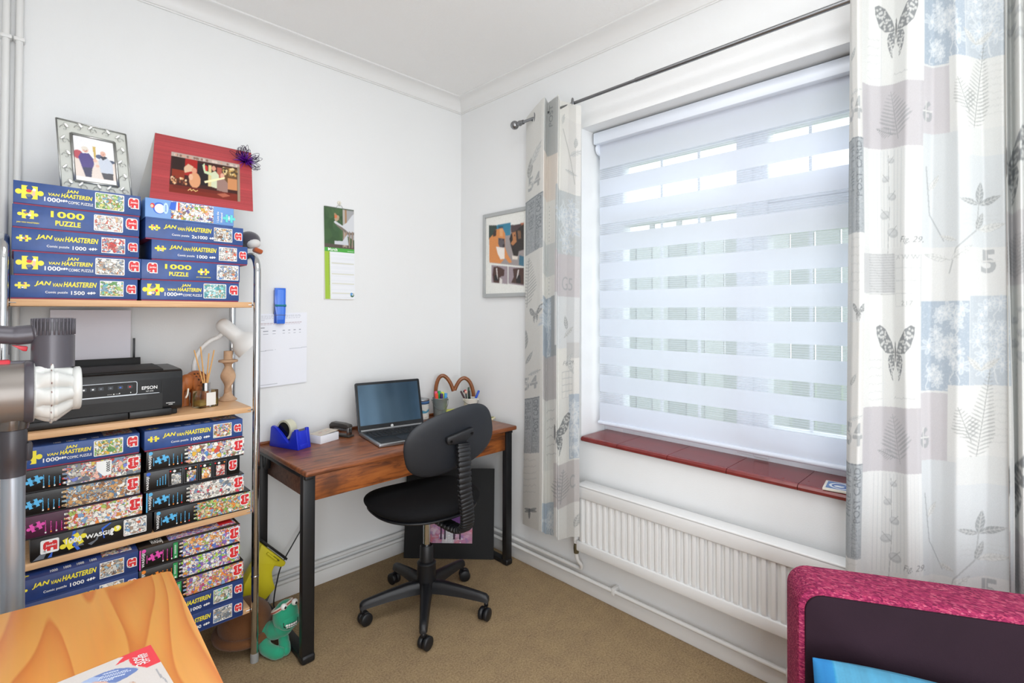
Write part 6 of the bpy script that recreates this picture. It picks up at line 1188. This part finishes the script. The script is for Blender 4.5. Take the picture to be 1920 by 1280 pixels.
# ------------------------------------------------------------------ stick vacuum cleaner
VG = mat('vacuum_grey', '524f56', .32, .15); VGD = mat('vacuum_dark', '3d3b40', .35, .1); VW = mat('vacuum_white', 'cfd0cd', .32); VR = mat('vacuum_red', 'c4182c', .35); VT = mat('vacuum_tube', 'a3adb8', .3, .6); VB = mat('vacuum_bin', '827c77', .33, .4)
va = thing('stick_vacuum', 'grey cordless stick vacuum with a white ribbed cyclone standing at the left', 'vacuum cleaner', (-1.836, -.90, 0), 0)
def vpt(px, py): r_ = dv+rv*((px-960)/FPX)+uv_*((PY-py)/FPX); t = (2.2815-.90)/r_.y; return -1.8329+r_.x*t+1.836, 1.25+r_.z*t
def vx(px): return vpt(px, 700)[0]
def vz(py): return vpt(60, py)[1]
MB().tube([(.006, 0, .03), (.005, 0, .6), (vx(27), 0, vz(885))], [.0168, .0172, .0176], VT, 28).obj('tube', va, world=False)
MB().lathe([(.0205, 0), (.0205, .026), (.0215, .028), (.0215, .085), (.020, .09)], VGD, 32, Matrix.Translation((vx(25), 0, vz(886)))).obj('collar', va, world=False); MB().box((vx(48), -.010, vz(862)), (vx(63), .010, vz(826)), VGD, .006).obj('release_button', va, world=False)
MB().lathe([(.0225, 0), (.0245, .012), (.025, .10), (.022, .115), (0, .12)], mat('bin_brown_clear', '55504c', .15, .3, coat=.5), 32, Matrix.Translation((vx(25), 0, vz(800)))).obj('bin_base', va, world=False)
HX = Matrix.Translation((0, 0, vz(733))) @ Matrix.Rotation(R(90), 4, 'Y')
MB().lathe([(0, -.16), (.05, -.16), (.056, -.15), (.0575, -.02), (.0575, vx(46))], VB, 48, HX).obj('dust_bin', va, world=False); MB().lathe([(.059, .0), (.061, .003), (.061, .013), (.058, .015), (0, .015)], VG, 48, HX @ Matrix.Translation((0, 0, vx(45)))).obj('bin_ring', va, world=False)
b = MB(); xw0, xw1 = vx(58), vx(142)
def cyc(u, v):
    a = 2*PI*u; t = v; r = .0595 if t < .08 else (.0535+.011*math.sin(PI*min(1, (t-.08)/.75))*1.0) if t < .9 else .0535*(1-(t-.9)/.1*.3)
    if t > .55: r = .0645-(t-.55)*.055
    lob = (abs(math.cos(a*4.5*2/2)))**.7; amp = .0125*min(1, max(0, (t-.08)/.18))*min(1, (1.02-t)/.2); r -= amp*(1-lob)*1.2
    if .40 < t < .47: r += .0035
    return HX @ Vector((r*math.cos(a), r*math.sin(a), xw0+(xw1-xw0)*t))
b.surf(cyc, 180, 46, VW, closeu=True); b.lathe([(.0, xw1-.006), (.044, xw1-.006), (.044, xw1+.006), (.041, xw1+.008), (0, xw1+.008)], VW, 40, HX); b.obj('cyclone', va, world=False, weld=False, sharp=60)
rb = MB()
for k in range(9):
    a = 2*PI*(k+.0)/9; c = HX @ Vector((.060*math.cos(a), .060*math.sin(a), xw0+(xw1-xw0)*.42)); rb.tube([HX @ Vector((.0635*math.cos(a+q), .0635*math.sin(a+q), xw0+(xw1-xw0)*(.43+.02*math.cos(q*9)))) for q in (-.24, -.12, 0, .12, .24)], .0010, mat('cyclone_line', '8a6f6c', .4), 6)
rb.obj('cyclone_seams', va, world=False, weld=False)
MZ = Matrix.Translation((vx(99.5), 0, vz(690))); b = MB(); b.lathe([(.0335, 0), (.0335, .064), (.032, .064), (.032, .098), (.030, .0995), (0, .0995)], VG, 48, MZ); b.obj('motor_housing', va, world=False)
b = MB()
for k in range(30): a = 2*PI*k/30; b.box((-.0016, .0312, .066), (.0016, .0342, .0985), VG, .0006, 1, M=MZ @ Matrix.Rotation(a, 4, 'Z'))
b.obj('vent_fins', va, world=False, weld=False); MB().lathe([(.0328, .074), (.0328, .092)], VGD, 40, MZ).obj('filter', va, world=False)
MB().tube(spline([(-.17, 0, vz(612)), (-.09, 0, vz(616)), (vx(0), 0, vz(626)), (vx(30), 0, vz(628)), (vx(60), 0, vz(626)), (vx(75), 0, vz(624))], 5), [.0175]*15+[.0185]*6+[.022]*5, VG, 20).obj('handle', va, world=False)
MB().prism([(vx(20), vz(645)), (vx(52), vz(649)), (vx(50), vz(658)), (vx(42), vz(657))], .012, VR, basis((0, .006, 0), (1, 0, 0), (0, 0, 1)), .002).obj('trigger', va, world=False); MB().box((vx(15), -.003, vz(663)), (vx(18), .003, vz(638)), VGD, .001).obj('trigger_guard', va, world=False)
MB().box((-.16, -.008, vz(684)), (vx(62), .008, vz(675)), VG, .003).obj('rail', va, world=False); MB().box((-.12, -.010, vz(686)), (vx(20), .010, vz(672)), VR, .004).obj('red_latch', va, world=False)
MB().box((-.10, -.06, .004), (.12, .05, .055), VGD, .012).obj('floor_head', va, world=False); MB().tube([(.006, -.01, .05), (.006, 0, .085)], .022, VGD, 20).obj('head_joint', va, world=False)
# ------------------------------------------------------------------ pine table and magazine
def pine():
    m, nt, b = newmat('varnished_pine'); L = nt.links.new; tc = nt.nodes.new('ShaderNodeTexCoord'); mp = nt.nodes.new('ShaderNodeMapping'); mp.inputs['Scale'].default_value = (5.2, .62, 1); mp.inputs['Location'].default_value = (.35, .1, 0)
    n = nt.nodes.new('ShaderNodeTexNoise'); n.inputs['Scale'].default_value = 2.2; n.inputs['Detail'].default_value = 1.5; n.inputs['Roughness'].default_value = .4; n.inputs['Distortion'].default_value = .4; L(tc.outputs['Object'], mp.inputs[0]); L(mp.outputs[0], n.inputs['Vector'])
    mu = nt.nodes.new('ShaderNodeMath'); mu.operation = 'MULTIPLY'; mu.inputs[1].default_value = 7.5; L(n.outputs['Fac'], mu.inputs[0]); fr = nt.nodes.new('ShaderNodeMath'); fr.operation = 'FRACT'; L(mu.outputs[0], fr.inputs[0])
    r = nt.nodes.new('ShaderNodeValToRGB'); e = r.color_ramp.elements; e[0].position = 0; e[0].color = (*lin('efa951'), 1); e[1].position = 1; e[1].color = (*lin('eea850'), 1)
    for p_, c in ((.45, 'eea24c'), (.80, 'e68f3e'), (.93, 'dc7f33')): x = e.new(p_); x.color = (*lin(c), 1)
    L(fr.outputs[0], r.inputs[0]); n2 = nt.nodes.new('ShaderNodeTexNoise'); n2.inputs['Scale'].default_value = 1.6; mp2 = nt.nodes.new('ShaderNodeMapping'); mp2.inputs['Scale'].default_value = (60, 3, 1); L(tc.outputs['Object'], mp2.inputs[0]); L(mp2.outputs[0], n2.inputs['Vector'])
    mx = nt.nodes.new('ShaderNodeMix'); mx.data_type = 'RGBA'; mx.blend_type = 'MULTIPLY'; mx.inputs[0].default_value = .12; L(r.outputs[0], mx.inputs[6]); L(n2.outputs['Color'], mx.inputs[7]); L(mx.outputs[2], b.inputs['Base Color']); b.inputs['Roughness'].default_value = .35; return m
PINE = pine(); ta = thing('table', 'orange pine table with bold wood grain in the near left corner', 'table', (-1.85, -1.4, 0))
P0 = Vector((-1.601, -1.051)); e1 = Vector((math.cos(R(173.2)), math.sin(R(173.2)))); e2 = Vector((math.cos(R(268.0)), math.sin(R(268.0)))); quad = [P0, P0+e1*.58, P0+e1*.58+e2*.95, P0+e2*.95]
def rc(quad, r):
    out = []
    for i in range(4):
        p, a, c = quad[i], quad[i-1], quad[(i+1) % 4]; da = (a-p).normalized()*r; dc = (c-p).normalized()*r
        for k in range(6): t = k/5; out.append(p+da*(1-t)**2+dc*t**2)
    return out
MB().prism([(p.x, p.y) for p in rc(quad, .012)], .024, PINE, Matrix.Translation((0, 0, .696)), .002).obj('table_top', ta)
for i in range(4):
    q = quad[i]+((quad[(i+2) % 4]-quad[i]).normalized())*.14; MB().prism([(q.x-.022, q.y-.022), (q.x+.022, q.y-.022), (q.x+.022, q.y+.022), (q.x-.022, q.y+.022)], .697, PINE, bev=.003).obj('leg', ta)
ins = [quad[i]+((quad[(i+2) % 4]-quad[i]).normalized())*.13 for i in range(4)]
for i in range(4):
    a, c = ins[i], ins[(i+1) % 4]; d = (c-a).normalized(); nn = Vector((-d.y, d.x))*.009; MB().prism([tuple(a+nn), tuple(c+nn), tuple(c-nn), tuple(a-nn)], .08, PINE, Matrix.Translation((0, 0, .616))).obj('apron', ta)
mg = thing('magazine', 'glossy magazine with a red 30% banner lying on the pine table', 'magazine', (-1.78, -1.44, .7205)); MC = Vector((-1.676, -1.311, .7235)); mu_ = Vector((-.998, -.058, 0)); mv_ = Vector((.062, -.998, 0)); MWd, MHt = .215, .28
def MP(u, v): return MC+mu_*(MWd*(1-u))+mv_*(MHt*(1-v))
# canvas: u to the right edge (1 = corner side), v up = far edge
cv = Canvas(230, 300, 'd9d2cd'); g = np.random.default_rng(3)
I_ = {}
Minv = np.linalg.inv(np.array([[mu_.x, mv_.x], [mu_.y, mv_.y]]))
def mpx(px, py):
    x_ = (px-960)/FPX; y_ = (PY-py)/FPX; ray = dv+rv*x_+uv_*y_; t = (.7235-1.25)/ray.z; q = np.array([-1.8329+ray.x*t-MC.x, -2.2815+ray.y*t-MC.y]); a, b_ = Minv @ q; return (1-a/MWd, 1-b_/MHt)
def mpoly(pts, c): cv.poly([mpx(20+x*.21875, 1160+y*.21875) for x, y in pts], c)
mpoly([(1195, 210), (1290, 365), (1170, 420), (1040, 400), (1010, 360), (1015, 345), (890, 405), (965, 330), (905, 335)], 'e8454f'); mpoly([(600, 549), (700, 500), (800, 460), (900, 428), (1000, 420), (1070, 422), (1095, 432), (1070, 455), (1000, 500), (940, 530), (900, 549)], '6f86bd')
mpoly([(600, 549), (700, 500), (760, 500), (760, 549)], 'a8bbdf')
dots = cv.inside([mpx(20+x*.21875, 1160+y*.21875) for x, y in [(745, 549), (745, 515), (800, 472), (900, 436), (1000, 427), (1075, 430), (1040, 470), (930, 520), (890, 549)]]); keep = cv.a.copy()
for i in range(9):
    for j in range(15):
        x, y = 760+j*22+(i % 2)*11, 548-i*15-j*6.2
        if 440-(x-980)*.02 < y < 545-(x-760)*.42+20 and x < 1075: cv.ell(*mpx(20+x*.21875, 1160+y*.21875), .0058, .0042, 'e6ecf6')
cv.a = np.where(dots[..., None], cv.a, keep)
mpoly([(1235, 435), (1250, 430), (1300, 500), (1285, 510)], 'a9a8ab'); mpoly([(1295, 505), (1310, 500), (1350, 549), (1335, 549)], 'a9a8ab'); mpoly([(690, 549), (720, 540), (820, 538), (840, 549)], 'd8a898'); mpoly([(1010, 545), (1050, 540), (1080, 549)], 'b98a6a'); cv.put((cv.Y < .55), 'd5b3a4', .5).ell(.5, .2, .3, .2, 'c98f7a').noise(.015, 2)
sheet('cover', cv, lambda u, v: MP(u, v)+Vector((0, 0, .0002)), mg, print_mat(.3))
b = MB(); V = [MP(0, 0), MP(1, 0), MP(1, 1), MP(0, 1)]; b.add([p-Vector((0, 0, .003)) for p in V]+V, [(3, 2, 1, 0), (4, 5, 6, 7), (0, 1, 5, 4), (1, 2, 6, 5), (2, 3, 7, 6), (3, 0, 4, 7)], mat('page_white', 'ece9e4', .6)); b.obj('pages', mg)
f = Face(basis((0, 0, .7242), (1, 0, 0), (0, 1, 0)))
def wpt(px, py): a, b_ = mpx(20+px*.21875, 1160+py*.21875); p = MP(a, b_); return Vector((p.x, p.y))
for s, a, c, up_ in (('30%', (1160, 385), (1120, 305), .0185), ('OFF RRP', (1200, 368), (1165, 290), .0125)):
    A0, A1 = wpt(*a), wpt(*c); d = A1-A0; V_, F_ = text_tris(s, 0, 0, up_*.62, d.length, .008, 0, math.atan2(d.y, d.x)); f.L += 1; f.items.append(([(x+A0.x, y+A0.y) for x, y in V_], F_, WHT, f.L))
b = MB(); f.lay(b); b.obj('cover_text', mg, weld=False)
# ------------------------------------------------------------------ pink sofa
def weave():
    m, nt, b = newmat('pink_weave'); L = nt.links.new; tc = nt.nodes.new('ShaderNodeTexCoord'); w1 = nt.nodes.new('ShaderNodeTexVoronoi'); w1.inputs['Scale'].default_value = 1; mp = nt.nodes.new('ShaderNodeMapping'); mp.inputs['Scale'].default_value = (380, 150, 480); mp.inputs['Rotation'].default_value = (0, 0, R(28)); L(tc.outputs['Object'], mp.inputs[0]); L(mp.outputs[0], w1.inputs['Vector'])
    s = nt.nodes.new('ShaderNodeSeparateColor'); L(w1.outputs['Color'], s.inputs[0]); r = nt.nodes.new('ShaderNodeValToRGB'); e = r.color_ramp.elements; e[0].position = 0; e[0].color = (*lin('661439'), 1); e[1].position = 1; e[1].color = (*lin('b65a72'), 1)
    for p_, c in ((.35, '832048'), (.6, '962c53'), (.85, 'a53a58')): x = e.new(p_); x.color = (*lin(c), 1)
    L(s.outputs[0], r.inputs[0]); L(r.outputs[0], b.inputs['Base Color']); b.inputs['Roughness'].default_value = .8; b.inputs['Specular IOR Level'].default_value = .2; bp = nt.nodes.new('ShaderNodeBump'); bp.inputs['Strength'].default_value = .35; bp.inputs['Distance'].default_value = .003; L(w1.outputs['Distance'], bp.inputs['Height']); L(bp.outputs[0], b.inputs['Normal']); return m
WV_ = weave(); VEL = mat('dark_plum_velvet', '24151f', .85, noise=.12, nscale=7, spec=.2, bump=.1, bscale=700)
SE = Vector((.475, -.88, 0)).normalized(); SN = Vector((-.88, -.475, 0)).normalized(); S0 = Vector((-.668, -1.950, 0)); SL, STH, SZ = .62, .108, .682
so = thing('sofa', 'pink woven sofa with a dark plum panel in the near right corner', 'sofa', S0+SE*.3)
MS = basis(S0-SN*STH, SE, (0, 0, 1))   # local x along, y up, z towards the room
def band(L, H, r, x0=0, y0=.06): 
    pts = [(x0, y0), (L, y0), (L, H)]; 
    for k in range(9): a = R(90+90*k/8); pts.append((x0+r+r*math.cos(a), H-r+r*math.sin(a)))
    return pts
zdir = basis((0, 0, 0), SE, (0, 0, 1)).to_3x3() @ Vector((0, 0, 1)); flip = zdir.dot(SN) < 0
MSS = basis(S0, SE, (0, 0, 1)) if flip else MS
MB().prism(band(SL, SZ, .042), STH, WV_, MSS, .007).obj('upholstered_arm', so)
MF = basis(S0+SN*.0005, SE, (0, 0, 1)); MP2 = (Matrix.Translation(SN*.006) @ basis(S0, SE, (0, 0, 1))) if flip else (Matrix.Translation(SN*-.002) @ basis(S0, SE, (0, 0, 1)))
MB().prism(band(SL-.0, SZ-.012, .034, .012, .072), .008, VEL, MP2, .003).obj('inner_panel', so)
sb = MB(); c = [S0+SN*.0+SE*.03, S0+SN*.38+SE*.03, S0+SN*.38+SE*.6, S0+SE*.6]
sb.prism([(p.x, p.y) for p in c][::-1], .14, WV_, Matrix.Translation((0, 0, .06)), .01); sb.obj('seat_base', so); c = [S0+SN*.012+SE*.035, S0+SN*.38+SE*.035, S0+SN*.38+SE*.6, S0+SN*.012+SE*.6]
MB().prism([(p.x, p.y) for p in c][::-1], .14, VEL, Matrix.Translation((0, 0, .20)), .03).obj('seat_cushion', so)
for a_1, n_1 in ((.06, -.05), (.56, -.05), (.06, .33), (.56, .33)): q = S0+SE*a_1+SN*n_1; MB().tube([(q.x, q.y, 0), (q.x, q.y, .065)], [.016, .021], mat('dark_wood_leg', '3a2418', .4), 14).obj('leg', so)
cu = thing('cushion', 'teal blue patterned cushion leaning against the dark panel of the pink sofa', 'cushion', S0+SN*.1+SE*.25+Vector((0, 0, .34)))
cv = Canvas(140, 140, '2f86ae'); g = np.random.default_rng(4); st_ = np.convolve(g.normal(0, .35, 150), np.ones(5)/5, 'same')[:140]; cv.a *= (1+st_[None, :, None]); cv.a = np.clip(cv.a*(1+g.normal(0, .06, (140, 140, 1))), 0, 1)
cv.rect(.09, .0, 1, 1, '5f9fbc', .5); cv.rect(0, 0, .085, 1, '1f74b4', .8)
for k in range(60): x, y = g.random(2); cv.ell(.1+x*.9, y, .03, .012, ('a8c3b8', '7fb4c4', '8a8f7a', '3f7fa4')[k % 4], .6, g.random()*3)
for x, y in ((.25, .82), (.55, .9), (.4, .6), (.75, .7), (.6, .4), (.3, .3)): cv.poly([(x-.05, y-.02), (x, y+.04), (x+.07, y+.03), (x+.03, y), (x+.05, y-.05), (x-.02, y-.03)], 'c3d6cc')
cv.a *= .8
CO = S0+SE*.012+SN*.028+Vector((0, 0, .343)); cup = (Vector((0, 0, 1))+SN*-.0).normalized(); CS = .29
def cfront(sign):
    def fn(U, V):
        x = 2*U-1; y = 2*V-1; bulge = .055*np.clip(1-x**2, 0, 1)**.5*np.clip(1-y**2, 0, 1)**.5; px_ = U*CS*1.35+(y**2)*0; pin = 1-.06*(1-y**2)*0
        sag = -.035*(U**2)
        base = np.array(CO)+np.array(SE)*px_[..., None]+np.array([0, 0, 1])*((V*CS*.80+sag*V)[..., None])+np.array(SN)*((.03+sign*bulge+.07*(1-V))[..., None]); return base
    fn.vec = True; return fn
sheet('cover_front', cv, cfront(1), cu, print_mat(.9)); sheet('cover_back', cv, cfront(-1), cu, print_mat(.9))
